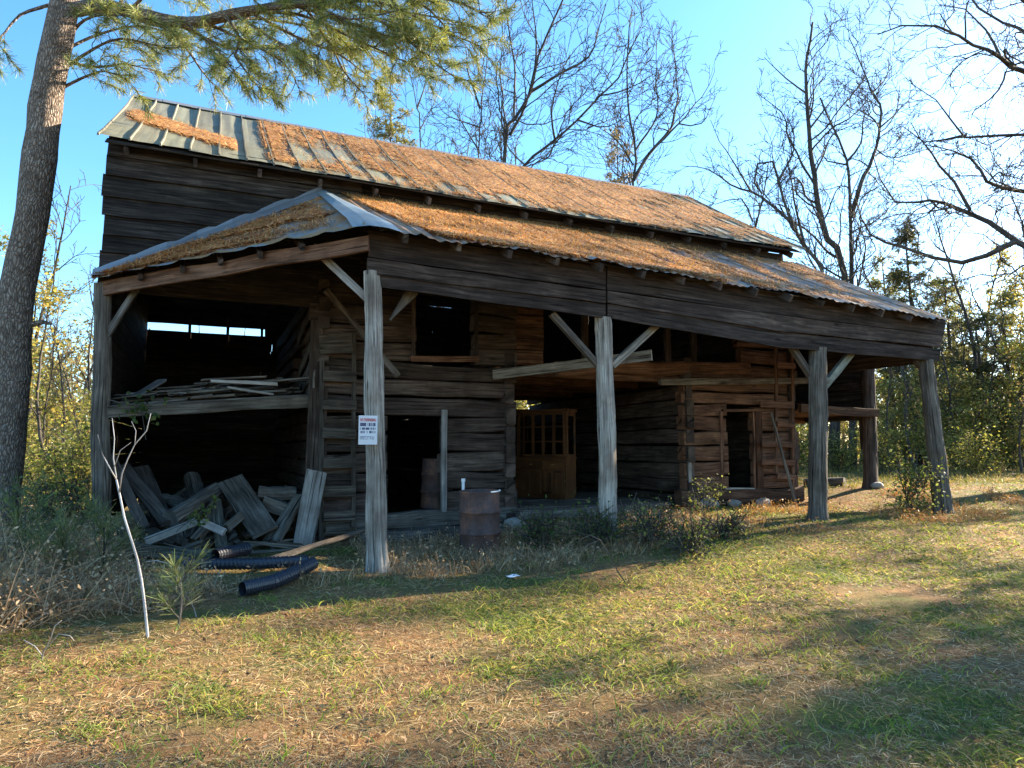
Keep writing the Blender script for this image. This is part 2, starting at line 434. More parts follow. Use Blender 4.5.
# ================================================================== BARN
PY, BY = 11.3, 18.7                      # front wall plane and back wall plane
barn = empty('log_barn', (5.0, 11.3, 0.1), 'large dark log barn with rusted metal roof and open front shed on posts', 'barn')
def part(name, mb, mat, parent=None, smooth=False, label=None):
    return obj(name, mb, mat, parent or barn, smooth, label)

EA = onY(98, 135, 11.0); EB = onY(805, 250, 11.0)
XL, XR = EA[0], EB[0]; EZ = (EA[2] + EB[2]) / 2; RZ = 8.42; RY = 15.0
# ---- main roof, standing-seam sheets on both slopes
def roof_pt(X, f, back=False):
    """f 0 eave .. 1 ridge"""
    u = (X - XL) / (XR - XL); ez = EA[2] + (EB[2] - EA[2]) * u - .05 * math.sin(PI * u); rz = RZ - .03 * math.sin(PI * u) + (-.04) * u
    y = 11.0 + (RY - 11.0) * f
    z = ez + (rz - ez) * f - .045 * math.sin(PI * f)
    if back: y = 2 * RY - y
    return np.array([X, y, z])
mb = MB()
NP = 34
for back in (False, True):
    for i in range(NP):
        a = XL + (XR - XL) * i / NP; b = XL + (XR - XL) * (i + 1) / NP
        g = random.uniform(.8, 1.15); P = []
        lap = random.uniform(.4, .6); e0 = random.uniform(-.012, .012)
        for k in range(13):
            f = k / 12 ; row = []
            for m_ in range(5):
                x = a + (b - a) * m_ / 4; p = roof_pt(x, f + (e0 if k == 0 else 0), back)
                p[2] += .012 * math.sin(PI * m_ / 4) * mnoise.noise((x * 3, f * 4, i)) * 2 + .018 * mnoise.noise((x * 1.4, f * 3, 7.7)) + (.012 if f < lap else 0)
                row.append(p)
            P.append(row)
        mb.grid(P, (g, g * random.uniform(.97, 1.03), g * random.uniform(.92, 1.02)))
    for i in range(NP + 1):
        x = XL + (XR - XL) * i / NP
        pts = [roof_pt(x, f, back) + np.array([mnoise.noise((f * 5, i, 3)) * .02, 0, .022]) for f in np.linspace(-.003, 1, 9)]
        R_ = [[p + np.array(o) for o in ((-.016, 0, -.02), (-.009, 0, .022), (.009, 0, .022), (.016, 0, -.02))] for p in pts]
        g = random.uniform(.6, .95); mb.rings(R_, (g * 1.05, g, g))
mainroof = part('roof', mb, M['greenmetal'], smooth=False)
mb = MB()
for k in range(26):
    a = XL + (XR - XL) * k / 26; b = XL + (XR - XL) * (k + 1) / 26
    R_ = []
    for x in (a, b):
        p = roof_pt(x, 1) + np.array([0, 0, random.uniform(-.006, .006)])
        R_.append([p + np.array(o) for o in ((0, -.16, -.075), (0, -.03, .035), (0, .03, .035), (0, .16, -.075))])
    mb.rings(R_, (1, 1, 1))
part('ridge_cap', mb, M['flashing'], mainroof)
# decking and rafters below it
mb = MB()
for back in (False, True):
    for k in range(20):
        f = (k + .5) / 20; p = roof_pt(XL + .1, f, back) - np.array([0, 0, .07]); q = roof_pt(XR - .1, f, back) - np.array([0, 0, .07])
        up = nrm(np.array([0, 1 if not back else -1, .66]))
        mb.beam(p, q, .225, .025, up, .004, .003, seg=6)
part('roof_decking', mb, M['siding'], mainroof)
for k in range(15):
    x = XL + .35 + (XR - XL - .7) * k / 14
    mb = MB(); mb.beam(roof_pt(x, -.0) + np.array([0, .05, -.15]), roof_pt(x, 1) - np.array([0, 0, .16]), .12, .06, (0, -.6, .8), .006)
    mb.beam(roof_pt(x, 0, True) + np.array([0, -.05, -.15]), roof_pt(x, 1) - np.array([0, 0, .17]), .12, .055, (0, .6, .8), .006)
    part('rafter', mb, M['log'])

# ---- front shed roof, corrugated sheets
ST0, ST1 = onY(322, 192, PY - .04), onY(796, 263, PY - .04)
SE0, SE1 = onY(372, 226, 8.25), onY(952, 321, 8.25)
SEM = onY(660, 271, 8.25)
def shed_pt(u, f):
    """u along the front, f 0 eave .. 1 wall"""
    top = ST0 + (ST1 - ST0) * u; e = SE0 + (SE1 - SE0) * u
    e = e + np.array([0, 0, (SEM[2] - (SE0[2] + (SE1[2] - SE0[2]) * .4)) * math.sin(PI * u)])
    p = e + (top - e) * f; p[2] -= .03 * math.sin(PI * f); return p
mb = MB(); NS = 18
for i in range(NS):
    a, b = i / NS, (i + 1) / NS; e0 = random.uniform(-.035, .02); P = []; g = random.uniform(.8, 1.15)
    drop = random.uniform(0, .03); curl = random.uniform(-.02, .035)
    for k in range(9):
        f = k / 8; row = []
        for m_ in range(17):
            uu = a + (b - a) * m_ / 16 + .002; p = shed_pt(uu, f + (e0 if k == 0 else 0))
            p[2] += .011 * math.cos(m_ / 16 * 2 * PI * 4) + .012 * mnoise.noise((uu * 30, f * 3, 2.2)) + (i % 2) * .006 + .004
            if k == 0: p[2] += curl * math.sin(PI * m_ / 16) + .02 * mnoise.noise((uu * 60, 1, 9)) - drop
            row.append(p)
        P.append(row)
    mb.grid(P, (g, g, g))
shedroof = part('shed_roof', mb, M['shedmetal'], smooth=False)
# triangular hip at the left end of the shed
HA = onY(92, 279, PY - .06); HB = ST0 + np.array([0, 0, .0]); HCn = SE0 + np.array([-.02, -.03, .0])
mb = MB(); P = []
nS = 40
for i in range(nS + 1):
    s = i / nS; e = HA + (HCn - HA) * s; wv = HA + (HB - HA) * s; row = []
    out = nrm(np.array([-(HCn - HA)[1], (HCn - HA)[0], 0]) * -1)
    if out[1] > 0: out = -out
    for k in range(8):
        f = k / 7; p = e + (wv - e) * f
        p = p + np.array([0, 0, (i % 5 == 0) * .018 + .016 * mnoise.noise((s * 9, f * 2, 4))])
        if k == 0: p = p + out * (.12 + .014 * math.sin(i * 1.3)) + np.array([0, 0, -.04 + .02 * mnoise.noise((s * 14, 3, 1))])
        row.append(p)
    P.append(row)
mb.grid(P)
hip = part('hip_roof', mb, M['hipmetal'])
mb = MB()       # metal folded over the hip line
P = []
for i in range(9):
    f = i / 8; p = HCn + (HB - HCn) * f + np.array([0, 0, .03])
    l = .1 + .16 * (1 - f); r_ = .1 + .30 * (1 - f)
    P.append([p + np.array([-l * .9, -l * .25, -.055 - .02 * mnoise.noise((i, 1, 1))]), p + np.array([-.02, 0, .012 + .01 * mnoise.noise((i, 2, 1))]), p + np.array([r_ * .5, .0, .012]), p + np.array([r_, .02, -.015])])
P[0] = [q + np.array([-.02, -.1, -.08]) for q in P[0]]
mb.grid(P, (.9, 1.05, 1.1)); part('hip_flashing', mb, M['flashing'], hip)
mb = MB(); nf = 7
for i in range(nf):
    a, b = i / nf, (i + 1) / nf + .015; P = []
    for s in np.linspace(a, b, 5):
        wv = HA + (HB + np.array([-.05, 0, -.06]) - HA) * s; e = HA + (HCn - HA) * s
        dn = nrm(e - wv + np.array([0, -.001, 0])) * (.12 + .22 * min(1, s * 2.5)) 
        k = .012 * mnoise.noise((s * 15, i, 0)) + (i % 2) * .006
        P.append([wv + np.array([0, .02, .15 + k]), wv + np.array([0, -.03, .07 + k]), wv + dn * .5 + np.array([0, -.02, .05 + k]), wv + dn + np.array([0, -.02, .03 + k])])
    g = random.uniform(.85, 1.15); mb.grid(P, (g, g, g * 1.03))
part('wall_flashing', mb, M['flashing'], hip)
# eave beam under the hip, running from post to post
mb = MB()
a = HA + np.array([.12, -.02, -.14]); b = HCn + np.array([-.0, .12, -.2])
mb.beam(a, b, .2, .06, rough=.012)
part('eave_beam', mb, M['redlog'])
for s in (.2, .36, .5, .64, .78):
    mb = MB(); e = HA + (HCn - HA) * s; wv = HA + (HB - HA) * s
    mb.beam(e + nrm(e - wv) * .07 + np.array([0, 0, -.1]), wv - np.array([0, 0, .1]), .09, .06, rough=.004); part('rafter', mb, M['log'])
for i in range(15):
    u = (i + .6) / 15.2; mb = MB(); a = shed_pt(u, -.0) + np.array([0, -.02, -.1]); b = shed_pt(u, 1) - np.array([0, .02, .1])
    mb.beam(a, b, .11, .06, rough=.006); part('rafter', mb, M['log'])
mb = MB()
for k in range(8):
    f = .06 + k * .125
    mb.beam(shed_pt(.005, f) - np.array([0, 0, .035]), shed_pt(.995, f) - np.array([0, 0, .035]), .14, .022, (0, .9, .4), .004, .003, seg=10)
part('roof_decking', mb, M['siding'], shedroof)

# ---- fascia boards on the shed front (traced on the Y=8.5 plane)
FY = 8.5
def fboard(pts_top, pts_bot, y=FY, t=.035):
    mb = MB(); R_ = []
    for (tx, ty), (bx, by) in zip(pts_top, pts_bot):
        a = onY(tx, ty, y); b = onY(bx, by, y); j = mnoise.noise((tx * .05, ty, 1)) * .01
        R_.append([a + np.array([0, -t / 2 + j, 0]), a + np.array([0, t / 2 + j, 0]), b + np.array([0, t / 2 + j, 0]), b + np.array([0, -t / 2 + j, 0])])
    g = random.uniform(.8, 1.2); mb.rings(R_, (g, g, g)); return mb
def lerpl(pts, n):
    o = []
    for i in range(n + 1):
        t = i / n * (len(pts) - 1); k = min(int(t), len(pts) - 2); f = t - k
        o.append((pts[k][0] + (pts[k + 1][0] - pts[k][0]) * f, pts[k][1] + (pts[k + 1][1] - pts[k][1]) * f + random.uniform(-.5, .5)))
    return o
FB = [([(368, 231), (605, 267)], [(368, 257), (605, 290)], 0), ([(367, 258), (605, 291.5)], [(367, 274), (605, 303)], -.02),
      ([(376, 275.5), (605, 304.5)], [(380, 287), (605, 318)], .012),
      ([(607, 266), (780, 294.5), (945, 320)], [(607, 290), (780, 315), (943, 335)], .0), ([(607, 291), (780, 315.5), (943, 335.5)], [(607, 303), (780, 331), (940, 347)], -.02),
      ([(607, 304), (780, 332), (940, 349)], [(607, 318), (780, 347), (938, 361)], .012)]
for tp, bt, dy in FB: part('fascia_board', fboard(lerpl(tp, 8), lerpl(bt, 8), FY + dy), M['fascia'])
mb = MB()  # unseen boards added across the shed's right end to block low sun
for k in range(10):
    z = 3.2 + k * .23; y0 = max(8.6, 8.25 + (z + .26 - SE1[2]) / (ST1[2] - SE1[2]) * (PY - 8.3))
    if PY - y0 < .3: break
    mb.beam((12.42, y0, z), (12.44, PY - .05, z + .02), .235, .03, rough=.006)
part('added_end_board', mb, M['fascia'])
# plate beam behind the fascia
mb = MB(); mb.beam(onY(372, 238, 8.62) , onY(605, 279, 8.62), .14, .12); mb.beam(onY(605, 279, 8.62), onY(940, 327, 8.62), .14, .12); part('plate_beam', mb, M['log'])

# ---- posts
def post(base_px, top_px, yb, yt, r0, r1, mat, rough=.22, bulge=None, name='post', n=26):
    b = onY(*base_px, yb); t = onY(*top_px, yt); b = b.copy(); g = gz(b[0], b[1]); 
    b = b + (b - t) * max(0, (b[2] - g + .12)) / (t[2] - b[2])
    pts = []; rad = []
    K = 40
    for i in range(K + 1):
        f = i / K; p = b + (t - b) * f + np.array([mnoise.noise((f * 3, base_px[0], 0)), mnoise.noise((f * 3, base_px[0], 5)), 0]) * .035
        r = r0 + (r1 - r0) * f; r *= 1 + .35 * max(0, 1 - f * 9) ** 2 + .07 * mnoise.noise((f * 11, base_px[0], 9))
        pts.append(p); rad.append(r)
    mb = MB(); sd_ = base_px[0] * .37; rings_ = []
    for i, (p, r) in enumerate(zip(pts, rad)):
        ring = []
        for j in range(n):
            a_ = 2 * PI * j / n; k_ = 1 + rough * .6 * mnoise.noise((sd_ + i * .12, math.cos(a_) * 1.3, math.sin(a_) * 1.3))
            gq = abs(mnoise.noise((sd_ + i * .06, math.cos(a_) * 2.4 + 7, math.sin(a_) * 2.4))); k_ -= .13 * max(0, 1 - gq / .07)
            kn = mnoise.noise((sd_ + 9 + i * .55, math.cos(a_) * 1.8, math.sin(a_) * 1.8)); k_ += .3 * max(0, kn - .42)
            ring.append(p + np.array([math.cos(a_) * r * k_, math.sin(a_) * r * k_, 0]))
        rings_.append(ring)
    mb.rings(rings_); return part(name, mb, mat, smooth=False)
post((378, 570), (372, 272), 8.55, 8.55, .135, .105, M['grey'], .25)
post((609, 520), (603, 318), 8.6, 8.6, .135, .125, M['grey'], .2)
post((818, 520), (818, 348), 8.6, 8.6, .155, .145, M['plank'], .2)
post((943, 514), (926, 360), 8.6, 8.6, .165, .125, M['plank'], .22)
post((101, 540), (103, 284), PY - .05, PY - .05, .12, .11, M['plank'], .2)
post((871, 487), (868, 352), PY, PY, .16, .13, M['log'], .2)

# ---- braces and loose boards hung on the posts
def bar(p, q, w, t, mat, name='brace', up=(0, 0, 1), tint=None, rough=.004):
    mb = MB(); mb.beam(p, q, w, t, up, rough, tint=tint); return part(name, mb, mat)
bar(onY(313, 247, 9.0), onY(373, 304, 8.62), .1, .05, M['pale'])
bar(onY(326, 290, 10.9), onY(398, 376, 10.6), .1, .04, M['plank'])
mb = MB(); mb.beam(onY(413, 290, 8.75), onY(390, 320, 8.75), .16, .03, rough=.008, w1=.02, tint=(.9, .9, .9)); part('broken_board', mb, M['plank'])
bar(onY(552, 314, 8.66), onY(602, 370, 8.66), .09, .09, M['plank'])
bar(onY(657, 325, 8.7), onY(612, 366, 8.7), .1, .07, M['grey'])
bar(onY(789, 343, 8.66), onY(819, 389, 8.66), .11, .09, M['plank'], tint=(.65, .6, .58))
bar(onY(851, 353, 8.7), onY(822, 389, 8.7), .12, .09, M['grey'], tint=(.62, .72, .68))
bar(onY(915, 360, 8.66), onY(931, 376, 8.66), .12, .08, M['plank'], tint=(.7, .65, .6))
bar(onY(141, 282, 11.0), onY(105, 338, 11.22), .09, .05, M['plank'])
bar(onY(494, 375, 11.1), onY(652, 355, 8.9), .165, .05, M['grey'], 'tie_beam', tint=(.75, .72, .68))
bar(onY(810, 380, 8.75), onY(830, 380, 8.65), .1, .05, M['grey'], 'cleat', tint=(.7, .75, .72))

# ---- log cribs
def log_wall(name, o, d, L, z0, z1, openings, mat, course=(.26, .36), gap=(.012, .05), thick=.17, ext=.14, phase=0.0, tintf=1.0):
    o = np.asarray(o, float); d = nrm(np.asarray(d, float)); nrmv = np.array([-d[1], d[0], 0]); mb = MB(); z = z0 - phase
    while z < z1 - .1:
        hh = random.uniform(*course); g = random.uniform(*gap); a0 = -ext + random.uniform(-.06, .06); a1 = L + ext + random.uniform(-.06, .06)
        spans = [(a0, a1)]
        for (x0, x1, b0, b1) in openings:
            if z + hh * .6 > b0 and z + hh * .4 < b1:
                ns = []
                for (s0, s1) in spans:
                    if x0 > s0: ns.append((s0, min(s1, x0)))
                    if x1 < s1: ns.append((max(s0, x1), s1))
                spans = ns
        gg = random.uniform(.6, 1.35) * tintf; off = random.uniform(-.02, .02); tl = random.uniform(-.02, .02)
        for s0, s1 in spans:
            if s1 - s0 < .12: continue
            zc = z + hh / 2
            mb.beam(o + d * s0 + nrmv * off + np.array([0, 0, zc - tl]), o + d * s1 + nrmv * off + np.array([0, 0, zc + tl]), hh - g, thick, (0, 0, 1), .015, .018,
                    seg=max(3, int((s1 - s0) / .22)), tint=(gg * random.uniform(.97, 1.05), gg, gg * random.uniform(.94, 1.03)))
        z += hh
    return part(name, mb, mat)
LX0, LX1, RX0, RX1 = 1.62, 4.86, 8.78, 11.5
D0, D1 = onY(386, 440, PY)[0], onY(440, 440, PY)[0]
WA, WB = onY(415, 297, PY), onY(472, 357, PY)
zs = .12
lw = log_wall('log_wall', (LX0, PY, 0), (1, 0, 0), LX1 - LX0, .42, 4.15, [(D0 - LX0, D1 - LX0, .4, onY(410, 411, PY)[2]), (WA[0] - LX0, WB[0] - LX0, WB[2], WA[2] + .2)], M['log'])
log_wall('log_wall', (LX0, PY, 0), (0, 1, 0), BY - PY - .2, .2, 4.1, [(2.0, 3.4, 2.9, 3.4)], M['log'], phase=.15, gap=(.02, .07))
log_wall('log_wall', (LX1, PY, 0), (0, 1, 0), BY - PY - .2, .2, 3.1, [], M['log'], phase=.15, gap=(.02, .05))
DR0, DR1 = onY(725, 450, PY), onY(752, 450, PY)
log_wall('log_wall', (RX0, PY, 0), (1, 0, 0), RX1 - RX0, .62, 3.25, [(DR0[0] - RX0, DR1[0] - RX0, .55, onY(740, 412, PY)[2])], M['redlog'], course=(.24, .34))
log_wall('log_wall', (onY(738, 350, PY)[0], PY, 0), (1, 0, 0), RX1 - onY(738, 350, PY)[0], 3.25, 4.2, [], M['redlog'], ext=.02)
log_wall('log_wall', (RX0, PY, 0), (0, 1, 0), BY - PY - .2, .42, 3.2, [], M['log'], phase=.15, gap=(.02, .06), tintf=1.05)
log_wall('log_wall', (RX1, PY, 0), (0, 1, 0), BY - PY - .2, .42, 4.2, [], M['log'], phase=.15, gap=(-.02, .0))
# sills
def sill(p, q, w, t, mat): mb = MB(); mb.beam(p, q, w, t, rough=.03, cham=.04, seg=12); part('sill_log', mb, mat)
sill((1.5, PY - .02, .26), (4.98, PY - .02, .3), .3, .26, M['plank'])
sill((2.2, PY - .42, .08), (4.6, PY - .45, .12), .2, .3, M['plank'])
sill((RX0 - .25, PY - .05, .5), (RX1 + .2, PY - .05, .5), .32, .24, M['redlog'])
# log-end notches at the breezeway corner
# upper boards between the cribs and under the eave
def board_wall(name, x0, x1, z0, z1, y, mat, holes=(), w=(.2, .27), gap=.006, t=.03, lap=.012, skew=0.0):
    mb = MB(); z = z0
    while z < z1:
        ww = min(random.uniform(*w), z1 - z + .05); spans = [(x0, x1)]
        for (a, b, c, d_) in holes:
            if z + ww * .6 > c and z + ww * .4 < d_:
                ns = []
                for s0, s1 in spans:
                    if a > s0: ns.append((s0, min(s1, a)))
                    if b < s1: ns.append((max(s0, b), s1))
                spans = ns
        for s0, s1 in spans:
            if s1 - s0 < .1: continue
            while s0 < s1 - .05:
                e = min(s1, s0 + random.uniform(2.6, 4.2))
                if s1 - e < .6: e = s1
                j = random.uniform(-.02, .02)
                mb.beam((s0 + .003, y + lap * random.uniform(-.6, .6), z + ww / 2 + j * .3), (e - .003, y + lap * random.uniform(-.6, .6), z + ww / 2 - j * .3), ww - gap * random.uniform(.5, 3), t, (0, lap / ww, 1), .006, .004)
                s0 = e
        z += ww
    return part(name, mb, mat)
# exposed clapboards at the upper left, lapped
mb = MB(); z = 3.75
edges = [3.75]
while z < 5.8:
    ww = random.uniform(.24, .32); x0 = -1.5 + random.uniform(-.03, .02)
    mb.beam((x0, PY - .025, z + ww / 2 - .02), (2.2, PY - .025, z + ww / 2 + random.uniform(-.02, .02)), ww + .03, .028, (0, .14, 1), .01, .004, seg=12)
    z += ww
part('clapboard_siding', mb, M['siding'])
OP = onY(543, 315, PY), onY(738, 362, PY)
board_wall('upper_boards', LX0, RX1, 4.1, 5.85, PY + .03, M['siding'])
board_wall('upper_boards', LX1 + .02, OP[0][0], 3.0, 4.1, PY, M['redlog'])
for px in (585, 667, 693):
    p = onY(px, 340, PY + .05); mb = MB(); mb.beam((p[0], PY + .05, 3.1), (p[0], PY + .05, 4.3), .12, .1, (1, 0, 0)); part('stud', mb, M['log'])
# reddish plate log and loft floor over the breezeway
mb = MB(); mb.beam(onY(556, 368, PY), onY(748, 369, PY), .26, .24, rough=.03, cham=.04); part('plate_beam', mb, M['redlog'])
mb = MB(); zl = 3.0
for k in range(24):
    y = PY + .25 + k * .29; mb.beam((LX1 - .1, y, zl + random.uniform(0, .02)), (RX0 + .1, y, zl + random.uniform(0, .02)), .27, .03, (0, 1, 0), .004)
part('loft_floor', mb, M['redlog'])
for k in range(5):
    mb = MB(); y = PY + .1 + k * 1.5; mb.tube([(LX1 - .2, y, 2.88), (6.8, y, 2.86), (RX0 + .2, y, 2.88)], .085, 8, .15); part('joist', mb, M['redlog'])
for (a, b) in ((LX0, LX1), (RX0, RX1)):
    mb = MB()
    for k in range(25): 
        y = PY + .15 + k * .29; mb.beam((a, y, 2.72), (b, y, 2.72), .28, .03, (0, 1, 0), .004)
    part('loft_floor', mb, M['log'])
# door frame and jamb boards
def upright(px, y0, y1, Y, w, t, mat, name, tint=None):
    a = onY(px, y0, Y); b = onY(px, y1, Y); mb = MB(); mb.beam(b, (b[0] + (a[0] - b[0]) * .3, Y, a[2]), w, t, (1, 0, 0), .006, tint=tint); part(name, mb, mat)
upright(443.5, 410, 514, PY - .12, .1, .05, M['pale'], 'door_jamb', (.7, .72, .74))
upright(722.5, 412, 492, PY - .1, .07, .05, M['redlog'], 'door_jamb')
upright(760, 412, 491, PY - .11, .17, .05, M['redlog'], 'door_jamb', (.6, .55, .52))
upright(755, 412, 490, PY - .1, .05, .04, M['redlog'], 'door_jamb')
mb = MB(); mb.beam(onY(722, 410.5, PY - .1), onY(766, 410.5, PY - .1), .06, .06, rough=.003); part('door_lintel', mb, M['redlog'])
mb = MB(); mb.beam(onY(724, 489, PY - .12), onY(753, 489, PY - .12), .06, .1, rough=.003); part('door_sill', mb, M['pale'])
upright(690, 449, 482, PY - .14, .08, .03, M['pale'], 'trim_board', (.8, .78, .75))
upright(476, 298, 357, PY - .1, .06, .04, M['log'], 'window_frame'); upright(413, 298, 357, PY - .1, .06, .04, M['log'], 'window_frame')
mb = MB(); mb.beam(onY(411, 359, PY - .1), onY(478, 359, PY - .1), .1, .05); part('window_sill', mb, M['redlog'])
# rail nailed across the right crib
mb = MB(); mb.beam(onY(660, 382, PY - .17), onY(812, 381, PY - .17), .13, .08, rough=.008); part('rail', mb, M['plank'], label='long rail nailed across the right log wall')
# corner posts/patches at crib corner
mb = MB(); mb.beam((LX0 - .12, PY - .13, .3), (LX0 - .1, PY - .13, 3.5), .2, .05, (1, 0, 0), .01); part('corner_board', mb, M['log'])
# ---- left bay: shelf, side wall, broken boards, back wall
SH0, SH1 = onY(108, 411, PY - .05), onY(312, 399, PY - .05)
mb = MB(); mb.beam(SH0 + np.array([-.05, 0, -.03]), SH1 + np.array([.1, 0, -.03]), .17, .1, rough=.012); part('loft_beam', mb, M['plank'], label='front beam of the left loft shelf')
mb = MB()
for k in range(16):
    y = PY + .1 + k * .3; dz = -.02 * k * 0
    mb.beam(SH0 + np.array([-.1, y - SH0[1], .06]), SH1 + np.array([.0, y - SH1[1], .06]), .28, .03, (0, 1, 0), .006)
part('loft_floor', mb, M['plank'])
def side_wall(name, X_, y0, y1, z0, ztop, mat, gap=.012):
    mb = MB(); z = z0
    while z < 8.2:
        ww = random.uniform(.22, .3)
        zz = z + ww / 2
        if ztop is None:       # gable: cut to the roof
            f = (zz - EZ + .3) / (RZ - EZ); a, b = (y0, y1) if f < 0 else (11.0 + 4 * f + .2, 2 * RY - 11.0 - 4 * f - .2)
            a = max(a, y0); b = min(b, y1)
        else: a, b = y0, y1
        if (ztop and zz > ztop) or b - a < .2: break
        mb.beam((X_ + random.uniform(-.008, .008), a + random.uniform(-.03, .03), zz), (X_, b + random.uniform(-.03, .03), zz), ww - gap * random.uniform(.3, 1.5), .03, (0, 0, 1), .006); z += ww
    return part(name, mb, mat)
side_wall('gable_wall', -1.46, PY + .05, BY, .3, None, M['siding'], .006)
side_wall('gable_wall', RX1 + .1, PY + .05, BY, 4.1, None, M['siding'], -.03)
zt, zb_ = onY(147, 325, BY)[2], onY(147, 329, BY)[2]
hx0, hx1 = onY(145, 325, BY)[0], onY(265, 328, BY)[0]
q0, q1 = onY(504, 391, BY), onY(541, 408, BY)
q2, q3 = onY(404, 423, BY), onY(432, 429, BY)
q4, q5 = onY(505, 478, BY), onY(513, 490, BY)
board_wall('back_wall', -1.46, RX1 + .1, -.15, 5.8, BY, M['siding'], holes=[(hx0, hx1, zb_, zt), (q0[0], q1[0], q1[2], q0[2]), (q2[0], q2[0] + .8, q2[2] - .12, q2[2] + .06), (q4[0], q5[0], q5[2], q4[2])], gap=-.008, w=(.16, .22))
for px in (146, 190, 228, 262):
    p = onY(px, 326, BY); mb = MB(); mb.beam((p[0], BY - .05, zb_ - .3), (p[0], BY - .05, zt + .3), .07, .05, (1, 0, 0)); part('stud', mb, M['log'])
for (a, b, Y0, Y1) in (((263, 372), (312, 338), 13.2, PY - .1), ((272, 384), (310, 357), 13, PY - .12), ((285, 392), (311, 372), 12.6, PY - .15), ((296, 398), (312, 382), 12.2, PY - .18), ((258, 340), (311, 300), 13.6, PY - .05)):
    p, q = onY(*a, Y0), onY(*b, Y1); p[0] = LX0 - .12; q[0] = LX0 - .14
    mb = MB(); mb.beam(p, q, .17, .035, rough=.02); part('broken_board', mb, M['plank'])
# breezeway floor
mb = MB()
for k in range(13):
    y = PY - .25 + k * .3; mb.beam((5.0 + random.uniform(-.1, .1), y, .4), (8.3 + random.uniform(-.3, .1), y, .42), .29, .05, (0, 1, 0), .008)
part('breezeway_floor', mb, M['plank'])
mb = MB(); mb.beam((4.9, PY - .42, .34), (7.7, PY - .42, .36), .12, .1, rough=.012); part('floor_beam', mb, M['plank'])
# ---- right bay: loft with hanging end wall and its own low roof
RB = 13.95
l0 = onY(797, 403, PY); 
mb = MB()
for k in range(25):
    y = PY - .05 + k * .3; mb.beam((RX1 + .1, y, 2.3), (RB - .05, y, 2.26), .28, .035, (0, 1, 0), .005)
part('loft_floor', mb, M['redlog'])
mb = MB(); mb.beam((RX1 + .12, PY - .22, 2.34), (RB + .05, PY - .22, 2.27), .18, .1, rough=.012); part('loft_beam', mb, M['redlog'])
mb = MB(); mb.beam((RX1 + .12, BY - .3, 2.14), (RB, BY - .3, 2.1), .22, .12, rough=.012); part('loft_beam', mb, M['redlog'])
for y in (13.2, 15.0, 16.8):
    mb = MB(); mb.tube([(RX1, y, 2.19), (RB, y, 2.16)], .08, 8, .15); part('joist', mb, M['redlog'])
mb = MB(); z = 2.12
mb.beam((RB, PY + .05, 1.45), (RB, PY + .05, 2.3), .4, .03, (0, 1, 0), rough=.01)
while z < 4.1:
    ww = random.uniform(.2, .28); mb.beam((RB, PY - .1, z + ww / 2), (RB, BY, z + ww / 2), ww + .01, .03, (.06, 0, 1), rough=.006); z += ww
part('end_wall', mb, M['siding'])
mb = MB(); z = 2.2
while z < 4.2:
    ww = random.uniform(.2, .28); mb.beam((RX1 + .1, BY, z + ww / 2), (RB, BY, z + ww / 2), ww + .01, .03, (0, .06, 1), rough=.006); z += ww
part('end_wall', mb, M['siding'])
mb = MB(); P = []
for i in range(25):
    x = RX1 + .05 + (RB + .25 - RX1) * i / 24
    P.append([np.array([x, PY - .2 + (BY + .3 - PY) * k / 10, 4.55 - .55 * i / 24 + .012 * math.cos(i * 2.2) + .01 * mnoise.noise((x, k, 0))]) for k in range(11)])
mb.grid(P); part('lean_to_roof', mb, M['shedmetal'])
mb = MB(); mb.tube([(RB - .1, BY - .2, gz(RB, BY) - .1), (RB - .1, BY - .2, 4.0)], .13, 10, .2); part('post', mb, M['log'])

# ================================================================== THINGS ROUND THE BARN
def plank_thing(name, label, cat, p, q, w, t, mat, up=(0, 0, 1), group=None, tint=None, rough=.01, cham=.008, w1=None, rag=.03):
    mb = MB(); mb.beam(p, q, w, t, up, rough, cham, tint=tint, w1=w1, rag=rag); return obj(name, mb, mat, label=label, cat=cat, group=group)
def log_thing(name, label, cat, p, q, r, mat, group=None, r1=None, rough=.2):
    mb = MB(); p = np.asarray(p, float); q = np.asarray(q, float)
    pts = [p + (q - p) * f + np.array([0, 0, .02 * mnoise.noise((f * 4, p[0], 1))]) for f in np.linspace(0, 1, 8)]
    mb.tube(pts, [r + ((r1 or r) - r) * f for f in np.linspace(0, 1, 8)], 11, rough); return obj(name, mb, mat, label=label, cat=cat, group=group)

# ladders
def ladder(label, stiles, rungs, Y, mat):
    a = onY(*stiles[0][1], Y); root = empty('ladder', (a[0], Y, a[2]), label, 'ladder', 'wooden ladders fixed to the log walls')
    tn = lambda: (lambda g: (g, g * .96, g * .92))(random.uniform(.42, .6))
    for p, q in stiles:
        mb = MB(); mb.beam(onY(*q, Y), onY(*p, Y), .07, .05, (1, 0, 0), .006, tint=tn() if mat == M['plank'] else None); obj('stile', mb, mat, root)
    for (p, q, w_) in rungs:
        mb = MB(); mb.beam(onY(*p, Y - .05), onY(*q, Y - .05), w_, .03, rough=.008, tint=tn() if mat == M['plank'] else None); obj('rung', mb, mat, root)
ladder('plank ladder with broad rungs fixed to left log wall beside the door', [((322, 360), (321, 544)), ((354, 333), (353, 527))],
       [((320, 344), (352, 343), .32), ((323, 376), (356, 377), .17), ((323, 404), (356, 405), .17), ((323, 433), (357, 434), .16), ((323, 463), (356, 463), .16), ((322, 492), (355, 491), .16), ((323, 516), (355, 515), .16)], PY - .19, M['plank'])
